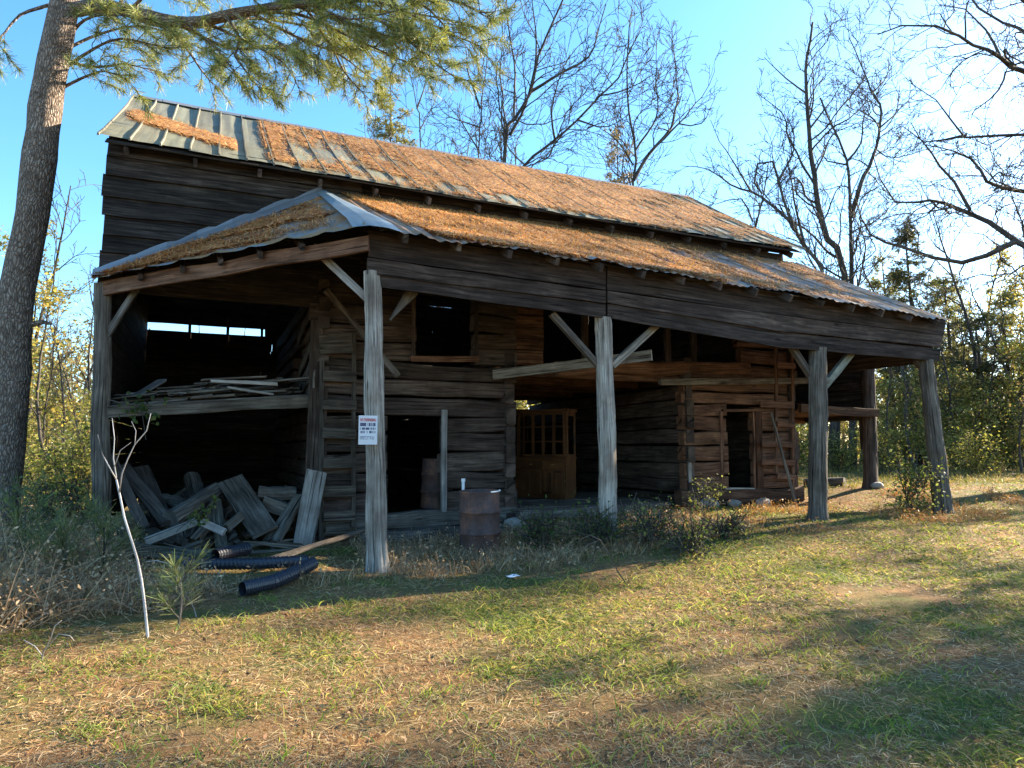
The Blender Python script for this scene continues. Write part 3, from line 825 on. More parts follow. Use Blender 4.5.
ladder('tall narrow ladder fixed to reddish right log wall beside its doorway', [((776, 341), (776, 473)), ((792, 343), (793, 492))],
       [((777, 365), (795, 366), .13), ((760, 404), (794, 405), .14), ((777, 424), (795, 425), .12), ((762, 444), (795, 445), .12), ((762, 462), (795, 463), .12), ((777, 476), (795, 477), .12)], PY - .2, M['redlog'])
b = onY(796, 489, PY - .55); 
log_thing('leaning_pole', 'thin pale pole leaning against ladder beside the right doorway', 'pole', (b[0], b[1], gz(b[0], b[1]) ), onY(771, 413, PY - .27), .035, M['plank'], r1=.022)

# no trespassing sign
so_ = onY(368, 430, 8.36); sw, sh = .225, .35
sign = empty('warning_sign', so_ - np.array([0, 0, sh / 2]), 'white no trespassing sign with small print nailed to front corner post', 'sign')
sign.rotation_euler = (0, 0, R(-4))
def local_box(mb, c, s, tint=(1, 1, 1)):
    x, y, z = c; a, b, d = s[0] / 2, s[1] / 2, s[2] / 2
    V = [(x + i * a, y + j * b, z + k * d) for i in (-1, 1) for j in (-1, 1) for k in (-1, 1)]
    mb.add(V, [(0, 1, 3, 2), (4, 6, 7, 5), (0, 4, 5, 1), (2, 3, 7, 6), (0, 2, 6, 4), (1, 5, 7, 3)], [[(0, 0), (s[0], 0), (s[0], s[2]), (0, s[2])]] * 6, tint)
def lobj(name, mb, mat, parent, **k):      # mesh given in its parent's own frame
    o = obj(name, mb, mat, None, origin=(0, 0, 0), **k); o.parent = parent; o.location = (0, 0, 0); return o
mb = MB(); local_box(mb, (0, 0, sh / 2), (sw, .004, sh)); lobj('sign_panel', mb, M['white'], sign)
def text(body, size, loc, mat, name='lettering', xs_=1.0):
    cu_ = bpy.data.curves.new(name, 'FONT'); cu_.body = body; cu_.size = size; cu_.align_x = 'CENTER'; cu_.extrude = .0006; cu_.offset = .0012
    tmp = bpy.data.objects.new(name, cu_); COL.objects.link(tmp)
    dg = bpy.context.evaluated_depsgraph_get(); me = bpy.data.meshes.new_from_object(tmp.evaluated_get(dg))
    bpy.data.objects.remove(tmp); me.materials.clear(); me.materials.append(mat)
    o = bpy.data.objects.new(name, me); COL.objects.link(o); o.parent = sign; o.location = loc; o.rotation_euler = (PI / 2, 0, 0); o.scale = (xs_, 1, 1); return o
text('NO TRESPASSING', .05, (0, -.0045, sh - .07), M['red_ink'], xs_=.48)
mb = MB(); rr = random.Random(5); zs_ = [.055, .062, .068, .075, .083, .09, .098, .135, .165, .178, .205, .22, .262]; xs2 = np.linspace(-.104, .104, 29)
V = [(x, -.0035, z) for z in zs_ for x in xs2]
mb.add(V, [], [])
for i in range(len(zs_) - 1):
    gap_ = 0
    for j in range(28):
        gap_ -= 1
        if gap_ <= 0 and rr.random() < .3: gap_ = 1; ink = False
        else: ink = i % 2 == 1 or i in (0,) and False
        if j in (0, 27) or (i < 6 and j > 23): ink = False
        mb.cur = 1 if ink else 0; mb.f.append((i * 29 + j, i * 29 + j + 1, (i + 1) * 29 + j + 1, (i + 1) * 29 + j)); mb.uv.append([(0, 0)] * 4); mb.t.append((1, 1, 1)); mb.mi.append(mb.cur)
lobj('small_print', mb, [M['white'], M['dark_ink']], sign)

# drums
def drum(label, base, parent_tilt=0.0, seed=0):
    root = empty('steel_drum', base, label, 'drum', 'rusty steel drums'); root.rotation_euler = (R(1.5), R(-1.5), seed)
    r = .288; h = .87; prof = [(0, .02), (r - .02, .02), (r, .0), (r + .006, .012), (r, .03)]
    for zc in (.29, .585):
        prof += [(r, zc - .03), (r + .018, zc - .014), (r + .028, zc), (r + .018, zc + .014), (r, zc + .03)]
    prof += [(r, h - .03), (r + .004, h - .012), (r + .008, h - .004), (r, h), (r - .012, h - .006), (r - .012, .06), (0, .055)]
    mb = MB(); n = 40; rings = []
    for (a, z) in prof:
        rings.append([np.array([a * math.cos(2 * PI * j / n), a * math.sin(2 * PI * j / n), z]) * 1.0 for j in range(n)])
    for ri, ring in enumerate(rings):
        for p in ring:
            k = 1 + .03 * mnoise.noise((p[0] * 4, p[1] * 4, p[2] * 3 + seed)); p[0] *= k; p[1] *= k
    mb.rings(rings, caps=False); lobj('drum_body', mb, M['drum'], root, smooth=True)
    return root
p = onZ(480, 551, .03)
dr = drum('rusty open topped steel drum standing in dry weeds before the barn', (p[0], p[1], gz(p[0], p[1]) - .01))
mb = MB(); P = []
for i in range(9):
    a = R(-78 + i * 8); P.append([np.array([math.cos(a) * q, math.sin(a) * q, z]) for q, z in ((.275, .84), (.283, .878), (.3, .88), (.303, .862))])
mb.grid(P); lobj('pale_rim', mb, M['paper'], dr)
p2 = onY(432, 513, PY + .55)
drum('dented rusty drum standing inside the left log doorway', (p2[0] + .1, PY + .6, .42), 0, 2.0)
p3 = onZ(473, 500, .45); mb = MB(); mb.tube([(p[0] - .1, p[1] + .5, 0), (p[0] - .08, p[1] + .5, .62), (p[0] - .08, p[1] + .5, 1.0)], .022, 10)
obj('standing_pipe', mb, M['paper'], label='thin white pipe standing upright behind the rusty drum', cat='pipe')
mb = MB()
for zz in (1.0,): mb.tube([(p[0] - .08, p[1] + .5, .985), (p[0] - .08, p[1] + .5, 1.03)], .03, 10)
obj('pipe_cap', mb, M['paper'], bpy.data.objects['standing_pipe'])

# black corrugated drain pipes
def drain(label, pts, r):
    mb = MB(); pts = [np.asarray(q, float) for q in pts]; P = []; 
    seglen = [np.linalg.norm(b - a) for a, b in zip(pts[:-1], pts[1:])]; tot = sum(seglen); n = int(tot / .012); rad = []
    for i in range(n + 1):
        s = i / n * tot; k = 0
        while k < len(seglen) - 1 and s > seglen[k]: s -= seglen[k]; k += 1
        P.append(pts[k] + (pts[k + 1] - pts[k]) * min(1, s / seglen[k])); rad.append(r * (1.0 if (i // 2) % 2 else .9))
    # hollow: run back inside
    mb.tube(P, rad, 14, caps=False); mb.tube(P[:25], [r * .84] * 25, 14, caps=False); mb.tube(P[-25:], [r * .84] * 25, 14, caps=False)
    obj('drain_pipe', mb, M['plastic'], label=label, cat='pipe', group='black corrugated drain pipes', smooth=False)
a, b_, c_ = gp(184, 573), gp(262, 572), gp(308, 570)
zf = lambda q, r: np.array([q[0], q[1], gz(q[0], q[1]) + r])
drain('longest black corrugated pipe lying along front of the woodpile', [zf(a, .1), zf(b_, .1), zf(c_, .11)], .072)
drain('short black corrugated pipe angled nearest the dry grass', [zf(gp(242, 598), .09), zf(gp(272, 592), .1), zf(gp(300, 580), .11), zf(gp(312, 574), .12)], .078)
drain('black corrugated pipe half hidden behind the longer pipe', [zf(gp(215, 566), .13), zf(gp(247, 560), .15)], .08)

# hutch in the breezeway
FL = .45
hf = onZ(566, 499.5, FL); th = R(58); HW, HD = 1.22, .42
hx = np.array([-math.cos(th), math.sin(th), 0]); hy = np.array([math.sin(th), math.cos(th), 0])   # along the front to the left, and to the back
hutch = empty('china_cabinet', hf, 'tall orange wood china cabinet with glass doors standing in the breezeway', 'cabinet')
def hb(u0, u1, v0, v1, z0, z1):
    mb = MB(); hbm(mb, u0, u1, v0, v1, z0, z1); return mb
def hbm(mb, u0, u1, v0, v1, z0, z1):
    V = [(hx * u + hy * v + np.array([0, 0, z])) for u in (u0, u1) for v in (v0, v1) for z in (z0, z1)]
    o_ = [(0, 1, 3, 2), (4, 6, 7, 5), (0, 4, 5, 1), (2, 3, 7, 6), (0, 2, 6, 4), (1, 5, 7, 3)]
    UVs = [[(z0 + 3 * u0, v0), (z1 + 3 * u0, v0), (z1 + 3 * u0, v1), (z0 + 3 * u0, v1)]] * 6
    mb.add(V, o_, UVs, (1, 1, 1))
def hpart(n, mb, m, par=None, **k): o = lobj(n, mb, m, par or hutch, **k); return o
BH, TH = .84, 1.83
base = MB(); hbm(base, 0, HW, 0, HD, .06, BH - .03); hbm(base, .03, HW - .03, .03, HD, 0, .06); hpart('base_cabinet', base, M['cabinet'])
hpart('counter_top', hb(-.02, HW + .02, -.025, HD + .01, BH - .03, BH), M['cabinet'])
for k in range(2): 
    d_ = hpart('drawer', hb(.04 + k * .53, .04 + k * .53 + .5, -.018, 0, .6, .78), M['cabinet']); hpart('handle', hb(.26 + k * .53, .32 + k * .53, -.032, -.018, .68, .7), M['brass'], d_)
for k in range(4):
    mb = MB(); u = .03 + k * .27; hbm(mb, u, u + .25, -.016, 0, .1, .57)
    for q in range(3): hbm(mb, u + .03 + q * .07, u + .08 + q * .07, -.024, -.016, .14, .53)
    hpart('cupboard_door', mb, M['cabinet'])
# upper case: open carcass so the light comes through
v0 = .06
fr = MB()
for (u, vv) in ((0.0, v0), (HW - .05, v0), (0.0, HD - .05), (HW - .05, HD - .05)): hbm(fr, u, u + .05, vv, vv + .05, BH, TH - .06)
hbm(fr, 0, .05, v0 + .05, HD - .05, BH, BH + .06); hbm(fr, 0, .05, v0 + .05, HD - .05, TH - .14, TH - .06)
hbm(fr, HW - .05, HW, v0 + .05, HD - .05, BH, BH + .06); hbm(fr, HW - .05, HW, v0 + .05, HD - .05, TH - .14, TH - .06)
hbm(fr, .05, HW - .05, HD - .02, HD - .005, BH, BH + .3)
hpart('upper_frame', fr, M['cabinet'])
hpart('cornice', hb(-.03, HW + .03, v0 - .035, HD + .02, TH - .06, TH), M['cabinet'])
for zz in (1.17, 1.46): hpart('shelf', hb(.05, HW - .05, v0 + .05, HD - .02, zz, zz + .018), M['cabinet'])
for k in range(4):
    u = .055 + k * .2525; mb = MB(); e = u + .2475
    for (a1, a2, b1, b2) in ((u, u + .035, BH + .01, TH - .065), (e - .035, e, BH + .01, TH - .065), (u + .035, e - .035, BH + .01, BH + .06), (u + .035, e - .035, TH - .115, TH - .065), (u + .035, e - .035, 1.15, 1.175), (u + .035, e - .035, 1.46, 1.48)):
        hbm(mb, a1, a2, v0 - .02, v0 - .001, b1, b2)
    dd = hpart('glass_door', mb, M['cabinet']); hpart('pane', hb(u + .036, e - .036, v0 - .013, v0 - .009, BH + .06, TH - .115), M['glass'], dd)
hpart('side_pane', hb(.02, .026, v0 + .05, HD - .05, BH + .06, TH - .14), M['glass'])

# woodpile in the left bay
WP = 'boards and logs in the woodpile'
def wp(a, Ya, b, Yb, w_, t_, mat, label, kind='plank', up=(0, 0, 1), tint=None, name='old_plank', w1=None):
    p = onY(*a, Ya); q = onY(*b, Yb)
    if kind == 'log': return log_thing(name, label, 'log', p, q, w_, mat, WP)
    return plank_thing(name, label, 'plank', p, q, w_, t_, mat, up, WP, tint, .008, .008, w1)
wp((170, 519), 10.95, (217, 490), 11.9, .125, 0, M['plank'], 'thick round log lying across the middle of the woodpile', 'log', name='old_log')
wp((230, 479), 11.9, (266, 533), 10.7, .38, .05, M['plank'], 'broad dark plank leaning down the front of the woodpile', up=(1, .2, .4), tint=(.8, .78, .76), name='old_plank')
wp((258, 493), 11.5, (295, 494), 11.5, .115, 0, M['plank'], 'short sawn log resting on right side of the woodpile', 'log', name='old_log')
wp((301, 495), 11.2, (272, 541), 10.75, .2, .07, M['plank'], 'curved split slab leaning at right of the woodpile', up=(.6, 0, .4), w1=.26, tint=(.9, .88, .85))
wp((263, 502), 11.4, (290, 512), 11.2, .2, .16, M['plank'], 'short hewn block under the sawn log', tint=(1.05, 1, .95))
pl = wp((317, 472), 10.95, (302, 549), 10.72, .3, .045, M['pale'], 'pale knotty plank standing against the crib corner', up=(1, 0, 0), tint=(.62, .6, .58))
wp((144, 542), 10.5, (198, 521), 10.6, .1, .05, M['pale'], 'narrow pale board sticking out at woodpile foot', tint=(.75, .75, .72))
wp((200, 521), 10.55, (224, 532), 10.45, .1, .05, M['pale'], 'short silvery board end crossing the pile front')
wp((110, 456), 11.6, (144, 527), 10.9, .14, .05, M['plank'], 'narrow dark board leaning nearest the left post', up=(1, 0, 0), tint=(.7, .66, .66))
wp((122, 466), 11.9, (168, 522), 10.95, .2, .06, M['plank'], 'wide dark board leaning left of the round log', up=(1, 0, 0), tint=(.55, .52, .52))
wp((140, 468), 12.3, (164, 524), 11.2, .26, .05, M['plank'], 'dark board leaning behind the wide leaning board', up=(1, 0, 0), tint=(.5, .47, .47))
wp((160, 500), 12.2, (185, 505), 12.0, .11, 0, M['plank'], 'small dark log behind the round log', 'log', name='old_log')
wp((192, 478), 12.8, (198, 500), 12.2, .13, 0, M['plank'], 'upright log stub at back of the woodpile', 'log', name='old_log')
wp((127, 548), 10.35, (214, 558), 10.15, .15, .1, M['plank'], 'long grey timber lying on the ground before the pile', tint=(.95, 1.0, .9))
wp((112, 530), 10.9, (142, 552), 10.35, .16, .12, M['plank'], 'mossy timber end beside the left post', tint=(.75, .8, .65))
wp((215, 500), 11.4, (222, 548), 10.8, .16, .06, M['plank'], 'greenish board standing in the middle of the pile', up=(1, 0, 0), tint=(.8, .82, .74))
wp((226, 528), 10.9, (243, 514), 11.0, .13, .06, M['plank'], 'short board sloping up behind the broad plank', tint=(.95, .95, .95))
for k in range(16):
    g_ = gp(random.uniform(150, 320), random.uniform(546, 562)); an = random.uniform(-.6, .6) + (PI if k % 2 else 0); l = random.uniform(.25, .8); z_ = g_[2] + random.uniform(.03, .1)
    plank_thing('splinter', 'small splintered scrap lying on the ground before the woodpile', 'scrap', (g_[0], g_[1] + .35, z_), (g_[0] + l * math.cos(an), g_[1] + .35 + .5 * l * math.sin(an), z_ + random.uniform(-.01, .16)), random.uniform(.03, .1), random.uniform(.02, .05), M['plank'],
                nrm((random.uniform(-.4, .4), .5, random.uniform(.3, 1))), 'splintered scraps before the woodpile', rough=.012, w1=random.uniform(.01, .05), rag=.06, tint=(lambda g, b: (g, g * (.98 - .1 * b), g * (.96 - .22 * b)))(random.uniform(.7, 1.4), random.random()))
lab = 'weathered offcut half buried under the bigger boards of woodpile'
for k in range(85):
    px = random.uniform(146, 302); y1 = random.uniform(500, 548); a = (px, y1); Yd = 10.65 + (545 - y1) / 40 * 1.2 + random.uniform(0, .3)
    an = random.uniform(-2.6, -.5); l = random.uniform(7, 30)
    q = (min(305, max(148, px + l * math.cos(an))), max(488, y1 + l * .8 * math.sin(an)))
    plank_thing('offcut', lab, 'plank', onY(*a, Yd), onY(*q, Yd + random.uniform(.1, .7)), random.uniform(.045, .16), random.uniform(.025, .09), M['plank'],
                nrm((random.uniform(-1, 1), random.uniform(-1, 1), random.uniform(.2, 1))), 'small offcuts in the woodpile', rough=.018, w1=random.uniform(.04, .18), rag=.07, tint=(lambda g, b: (g, g * (.98 - .13 * b), g * (.96 - .26 * b)))(random.uniform(.5, 1.25), random.random()))
log_thing('long_pole', 'long thin pole lying from the pipes toward the barn sill', 'pole', zf(gp(262, 572), .12), onY(372, 528, 10.2), .04, M['plank'], r1=.03)
# boards on the left loft shelf
def shz(x): return SH0[2] + (SH1[2] - SH0[2]) * (x - SH0[0]) / (SH1[0] - SH0[0]) + .085
SB = 'boards piled on the left loft shelf'
x0s, x1s = SH0[0] + .05, SH1[0] - .15
for k in range(80):
    lay = k % 6; x = random.uniform(x0s, x1s); l = random.uniform(.45, 1.3); an = random.choice([random.uniform(-.25, .25), random.uniform(1.1, 1.9), random.uniform(-.7, .7)])
    y = PY - .05 + random.uniform(0, 1.1) + abs(math.sin(an)) * l * .5; dx, dy = math.cos(an) * l / 2, math.sin(an) * l / 2
    xa, xb = np.clip(x - dx, x0s - .1, x1s + .2), np.clip(x + dx, x0s - .1, x1s + .2)
    z = lay * .04 + .05 * math.exp(-((x - .7) ** 2)) * (lay / 3)
    plank_thing('shelf_board', 'weathered grey board in jumbled pile on left loft shelf', 'board', (xa, y - dy, shz(xa) + z + random.uniform(0, .04)), (xb, y + dy, shz(xb) + z + random.uniform(0, .06)),
                random.uniform(.08, .16), random.uniform(.02, .035), M['plank'], (-math.sin(an), math.cos(an), random.uniform(-.2, .2)), SB, tint=(lambda g: (g, g, g))(random.uniform(.7, 1.35)))
plank_thing('shelf_board', 'bright pale board on top of the shelf pile', 'board', onY(212, 381, PY + .1), onY(277, 384.5, PY + .1), .05, .12, M['pale'], group=SB, tint=(1.1, 1.1, 1.1))
plank_thing('shelf_board', 'thin pale lath below the bright board on shelf', 'board', onY(226, 387, PY - .05), onY(273, 394, PY - .05), .03, .06, M['pale'], group=SB)
plank_thing('shelf_board', 'wide bluish grey board tilted at left of shelf', 'board', onY(134, 397, PY + .2), onY(162, 380, PY + .5), .03, .22, M['pale'], group=SB, tint=(.55, .58, .62))

# stones under the sills
for (x, y, s_, lb) in ((9.1, PY - .25, .16, 'flat field stone under left end of right sill log'), (9.75, PY - .2, .12, 'small field stone under the right sill log near doorway'), (10.5, PY - .2, .13, 'rounded field stone under the right sill log beyond doorway'), (13.95, PY - .15, .13, 'pale boulder at foot of the far right post'), (4.9, PY - .3, .18, 'square stone under corner of the left log crib')):
    mb = MB(); n = 12; rings = []
    for i in range(7):
        f = -PI / 2 + PI * i / 6; rings.append([np.array([x + math.cos(f) * math.cos(2 * PI * j / n) * s_ * 1.4, y + math.cos(f) * math.sin(2 * PI * j / n) * s_, gz(x, y) + .06 + math.sin(f) * s_ * .75]) * 1.0 for j in range(n)])
    for r_ in rings:
        for q in r_: q += np.array([mnoise.noise(q * 6), mnoise.noise(q * 6 + 9), mnoise.noise(q * 6 + 20)]) * s_ * .35
    mb.rings(rings); obj('field_stone', mb, M['stone'], label=lb, cat='stone', group='field stones under the barn', smooth=False)
q = gp(513, 579); mb = MB(); mb.grid([[q + np.array([i * .05 - .07, j * .05 - .05, .03 + .03 * mnoise.noise((i * 1.7, j * 1.3, 3))]) for j in range(4)] for i in range(4)])
obj('paper_scrap', mb, M['paper'], label='crumpled white paper scrap lying in the dry weeds', cat='litter')
q = gp(840, 489); mb = MB(); mb.tube([gp(805, 488) + np.array([0, 0, .12]), gp(845, 487) + np.array([0, 0, .12])], .12, 10, .2)
obj('fallen_log', mb, M['plank'], label='grey log lying on grass beyond the right bay', cat='log')
# ================================================================== PINE NEEDLES ON THE ROOFS
STRAW = [(.6, .31, .115), (.52, .25, .09), (.66, .4, .165), (.38, .18, .07), (.72, .49, .26), (.27, .13, .06)]
def litter(name, label, fn, mask, nU, nF, count, parallel, thick=.03, tone=(1, 1, 1)):
    """a mat of fallen needles on a roof: bumpy sheet where mask is high, loose needles over it. fn(u,f)->xyz arrays"""
    u, f = np.meshgrid(np.linspace(.004, .996, nU), np.linspace(.01, .985, nF), indexing='ij')
    P = fn(u, f); mk = mask(u, f)
    P[..., 2] += .012 + thick * np.clip(mk, 0, 1) * (.3 + fbm(P[..., 0] * 3, P[..., 1] * 3, 3)) + .008 * (fbm(P[..., 0] * 17, P[..., 1] * 17, 8) - .5)
    I, J = np.meshgrid(np.arange(nU - 1), np.arange(nF - 1), indexing='ij'); I = I.ravel(); J = J.ravel()
    Q = np.stack([I * nF + J, (I + 1) * nF + J, (I + 1) * nF + J + 1, I * nF + J + 1], 1)
    keep = mk[I, J] + RNG.uniform(-.14, .1, len(I)) > .5; Q = Q[keep]
    big = .6 + .8 * fbm(u * 17, f * 5, 77, 4)
    A = (P.reshape(-1, 3), Q, big[I, J][keep][:, None] * pal(len(Q), [(.42, .21, .075), (.33, .15, .058), (.52, .29, .11)], .3))
    uu = RNG.random(count * 3); ff = RNG.random(count * 3); k = mask(uu, ff) + RNG.normal(size=len(uu)) * .13 > .47
    uu, ff = uu[k][:count], ff[k][:count]; n = len(uu); B = fn(uu, ff); B[:, 2] += .015 + thick * RNG.random(n)
    e = .002; tu = unit(fn(uu + e, ff) - fn(uu - e, ff)); tf = unit(fn(uu, ff + e) - fn(uu, ff - e)); nn = unit(np.cross(tu, tf)); nn *= np.sign(nn[:, 2:3])
    an = RNG.normal(size=n) * (.7 if parallel else 2) + PI / 2
    d = unit(tu * np.cos(an)[:, None] + tf * np.sin(an)[:, None] + nn * (RNG.normal(size=n) * .28 + .12)[:, None])
    L = RNG.uniform(.08, .2, n)
    S = strips(B - d * (L / 2)[:, None], d, L, RNG.uniform(.004, .009, n), nn * (-.03), pal(n, STRAW, .25) * (.65 + .7 * fbm(uu * 17, ff * 5, 77, 4))[:, None], 1, False, nn)
    V, Q, c = join([A, S])
    c = np.clip(c * np.array(tone), 0, 1); return npmesh(name, V, Q, c, M['straw'], kind='stuff', label=label, cat='pine needles')
def v_main(u, f):
    X = XL + (XR - XL) * u; ez = EA[2] + (EB[2] - EA[2]) * u - .05 * np.sin(PI * u); rz = RZ - .03 * np.sin(PI * u) - .04 * u
    return np.stack([X, 11.0 + 4.0 * f, ez + (rz - ez) * f - .045 * np.sin(PI * f) + .02], -1)
def m_main(u, f):
    n = fbm(u * 22 + 3, f * 7, 21, 4); n2 = fbm(u * 60, f * 5, 4, 3)
    a = np.exp(-((f - (.58 - 2.4 * u)) / .115) ** 2) * (u < .135) * ss(.0, .02, u) * 1.2 * (.55 + n)
    bias = ss(.16, .5, u + .18 * (f - .5)) * .62 * ss(.0, .2, f - .12 * (1 - ss(.3, .75, u)) + .12 * ss(.3, .7, u))
    b = (n * .95 + n2 * .3 + bias * .52 - .27) * (u > .17)
    fr_ = np.abs((u * 34 + .5) % 1 - .5) / .5
    b = b - .34 * np.exp(-(fr_ / .1) ** 2) * (.4 + 1.1 * fbm(u * 40, f * 3, 90, 2)) + .1 * np.exp(-((fr_ - .22) / .12) ** 2)
    b = np.where(u > .74, b - (u - .74) * 1.3, b)
    return np.maximum(a, b)
litter('main_roof_needles', 'fallen orange pine needles matted over the main roof', v_main, m_main, 260, 90, 60000, False, .02)
def v_shed(u, f):
    q = np.stack([SE0[k] + (SE1[k] - SE0[k]) * u + (ST0[k] + (ST1[k] - ST0[k]) * u - SE0[k] - (SE1[k] - SE0[k]) * u) * f for k in range(3)], -1)
    sg = (SEM[2] - (SE0[2] + (SE1[2] - SE0[2]) * .4)); q[..., 2] += sg * np.sin(PI * u) * (1 - f) - .03 * np.sin(PI * f) + .02
    return q
def m_shed(u, f):
    n = fbm(u * 26, f * 5, 31, 4); st = fbm(u * 75, f * 1.5, 12, 3)
    b = n * .7 + st * .6 + .1 - .48 * ss(.25, .95, u) + .12 * ss(.6, 1, f) - .15 * (f < .04)
    fr_ = np.abs((u * 18 + .5) % 1 - .5) / .5; b = b - .5 * np.exp(-(fr_ / .06) ** 2) * (fbm(u * 30, f * 2, 92, 2) > .42) + .5 * (fbm(u * 50, f * 6, 93, 3) - .5) - .08
    return b - .9 * (u < .03 + .05 * (1 - f))
litter('shed_roof_needles', 'fallen orange pine needles matted over the front shed roof', v_shed, m_shed, 300, 60, 60000, True, .022)
def v_hip(u, f):
    e = HA + (HCn - HA) * u[..., None]; wv = HA + (HB - HA) * u[..., None]
    p = e + (wv - e) * f[..., None]; p[..., 2] += .03; return p
def m_hip(u, f):
    n = fbm(u * 9, f * 3, 41, 4); st = fbm(u * 5 + f * 9, f * 2, 44, 3)
    return n * .45 + st * .8 - .06 - .5 * (f > .82) - .5 * (f < .07) - .55 * ss(.86, 1, u) 
litter('hip_roof_needles', 'brown pine needles lying on the shaded hip roof at left', v_hip, m_hip, 90, 50, 9000, True, .03, (.95, .8, .75))

# ================================================================== GROUND COVER
def fan(n, r0, r1, spread=56, gamma=0.0):
    r = r0 * (r1 / r0) ** RNG.random(n); a = YAW + R(1) * RNG.uniform(-spread, spread, n)
    return np.stack([r * np.sin(a), r * np.cos(a)], 1)
def inside(x, y, m=.15): return (x > -1.4 - m) & (x < 11.7 + m) & (y > PY - .2)
def place(xy, dz=0.0): return np.c_[xy, hgt(xy[:, 0], xy[:, 1]) + dz]
def green(x, y):
    g = fbm(x * .6, y * .6, 61, 4) + .3 * (fbm(x * 2.3, y * 2.3, 67, 3) - .5)
    return g + .1 * ss(2, 7, x) - .06
# needles / straw lying on the ground
xy = fan(350000, 1.7, 26)
xy = xy[fbm(xy[:, 0] * 1.7, xy[:, 1] * 1.7, 55, 4) + RNG.normal(size=len(xy)) * .1 > .4]
xy = xy[~inside(xy[:, 0], xy[:, 1])]; n = len(xy); B = place(xy, .008)
an = RNG.uniform(0, 2 * PI, n) ; d = unit(np.stack([np.cos(an), np.sin(an), RNG.normal(size=n) * .16 + .08], 1))
r = np.hypot(xy[:, 0], xy[:, 1]); L = RNG.uniform(.035, .13, n) * (1 + r * .02)
W = RNG.uniform(.0009, .0017, n) * (1 + r * .3)
gr = green(xy[:, 0], xy[:, 1])
cs = pal(n, [(.5, .3, .13), (.4, .2, .085), (.62, .46, .25), (.3, .16, .07), (.5, .38, .2), (.44, .34, .2), (.24, .15, .08)], .3)
V, Q, c = strips(B - d * (L / 2)[:, None], d, L, W, np.c_[np.zeros((n, 2)), -RNG.uniform(0, .04, n)], cs, 2, False, np.c_[RNG.normal(size=(n, 2)) * .3, np.ones(n)])
npmesh('pine_straw', V, Q, c, M['straw'], kind='stuff', label='orange brown pine straw strewn over the whole lawn', cat='pine straw')
# grass, green in patches and straw-coloured elsewhere
xy = fan(350000, 1.7, 30); g = green(xy[:, 0], xy[:, 1]) + RNG.normal(size=len(xy)) * .05
k = (~inside(xy[:, 0], xy[:, 1])) & (g > .475 + .14 * ss(2.5, .3, xy[:, 0]) * ss(8, 6, xy[:, 1]) + .13 * ss(6.3, 7.2, xy[:, 1]) * ss(6.5, 4.5, xy[:, 0])); xy = xy[k]; n = len(xy); B = place(xy); r = np.hypot(xy[:, 0], xy[:, 1])
tuft = fbm(xy[:, 0] * 3, xy[:, 1] * 3, 71, 3)
an = RNG.uniform(0, 2 * PI, n); d = unit(np.stack([np.cos(an) * .55, np.sin(an) * .55, RNG.uniform(.35, 1, n)], 1))
L = RNG.uniform(.025, .07, n) * (.6 + 1.1 * tuft ** 2 * 2); W = RNG.uniform(.003, .006, n) * (1 + r * .14)
cs = pal(n, [(.11, .17, .035), (.16, .22, .05), (.21, .25, .07), (.3, .27, .11), (.08, .13, .03), (.38, .31, .14)], .25)
V, Q, c = strips(B, d, L, W, np.stack([np.cos(an), np.sin(an), -np.ones(n)], 1) * (L * .35)[:, None], cs, 2)
npmesh('lawn_grass', V, Q, c, M['leaf'], kind='stuff', label='patchy short green grass growing through the pine straw', cat='grass')
xy = fan(3600, 1.8, 20); xy = xy[~inside(xy[:, 0], xy[:, 1])]; V, Q, c = leaves(place(xy, .02), RNG.uniform(.02, .05, len(xy)), pal(len(xy), [(.26, .14, .065), (.17, .09, .045), (.32, .2, .1), (.1, .06, .04)], .3), .45, .5)
npmesh('fallen_leaves', V, Q, c, M['straw'], kind='stuff', label='brown fallen leaves scattered over the lawn', cat='leaves')
# taller bright tufts of grass (too many to count)
T = np.r_[[gp(x, y)[:2] for x, y in ((655, 578), (640, 585), (812, 628), (815, 636), (240, 760), (335, 700), (345, 697), (680, 630), (380, 605), (360, 608), (290, 606), (320, 604), (740, 575), (930, 585), (460, 680), (640, 745), (700, 640), (255, 598), (520, 640), (60, 650))], fan(230, 2.2, 16, 40)]
xy = np.repeat(T, 34, 0) + RNG.normal(size=(len(T) * 34, 2)) * np.repeat(RNG.uniform(.05, .24, len(T)), 34)[:, None]
k = ~inside(xy[:, 0], xy[:, 1]); xy = xy[k]; n = len(xy); B = place(xy); an = RNG.uniform(0, 2 * PI, n); d = unit(np.stack([np.cos(an) * .4, np.sin(an) * .4, np.ones(n)], 1))
L = RNG.uniform(.04, .15, n); r = np.hypot(xy[:, 0], xy[:, 1])
V, Q, c = strips(B, d, L, RNG.uniform(.004, .007, n) * (1 + r * .07), np.stack([np.cos(an), np.sin(an), -np.ones(n)], 1) * (L * .4)[:, None], pal(n, [(.13, .22, .035), (.2, .28, .06), (.27, .31, .09), (.36, .32, .14)], .25), 3)
npmesh('grass_tufts', V, Q, c, M['leaf'], kind='stuff', label='taller yellow green grass tufts dotted over the lawn', cat='grass')

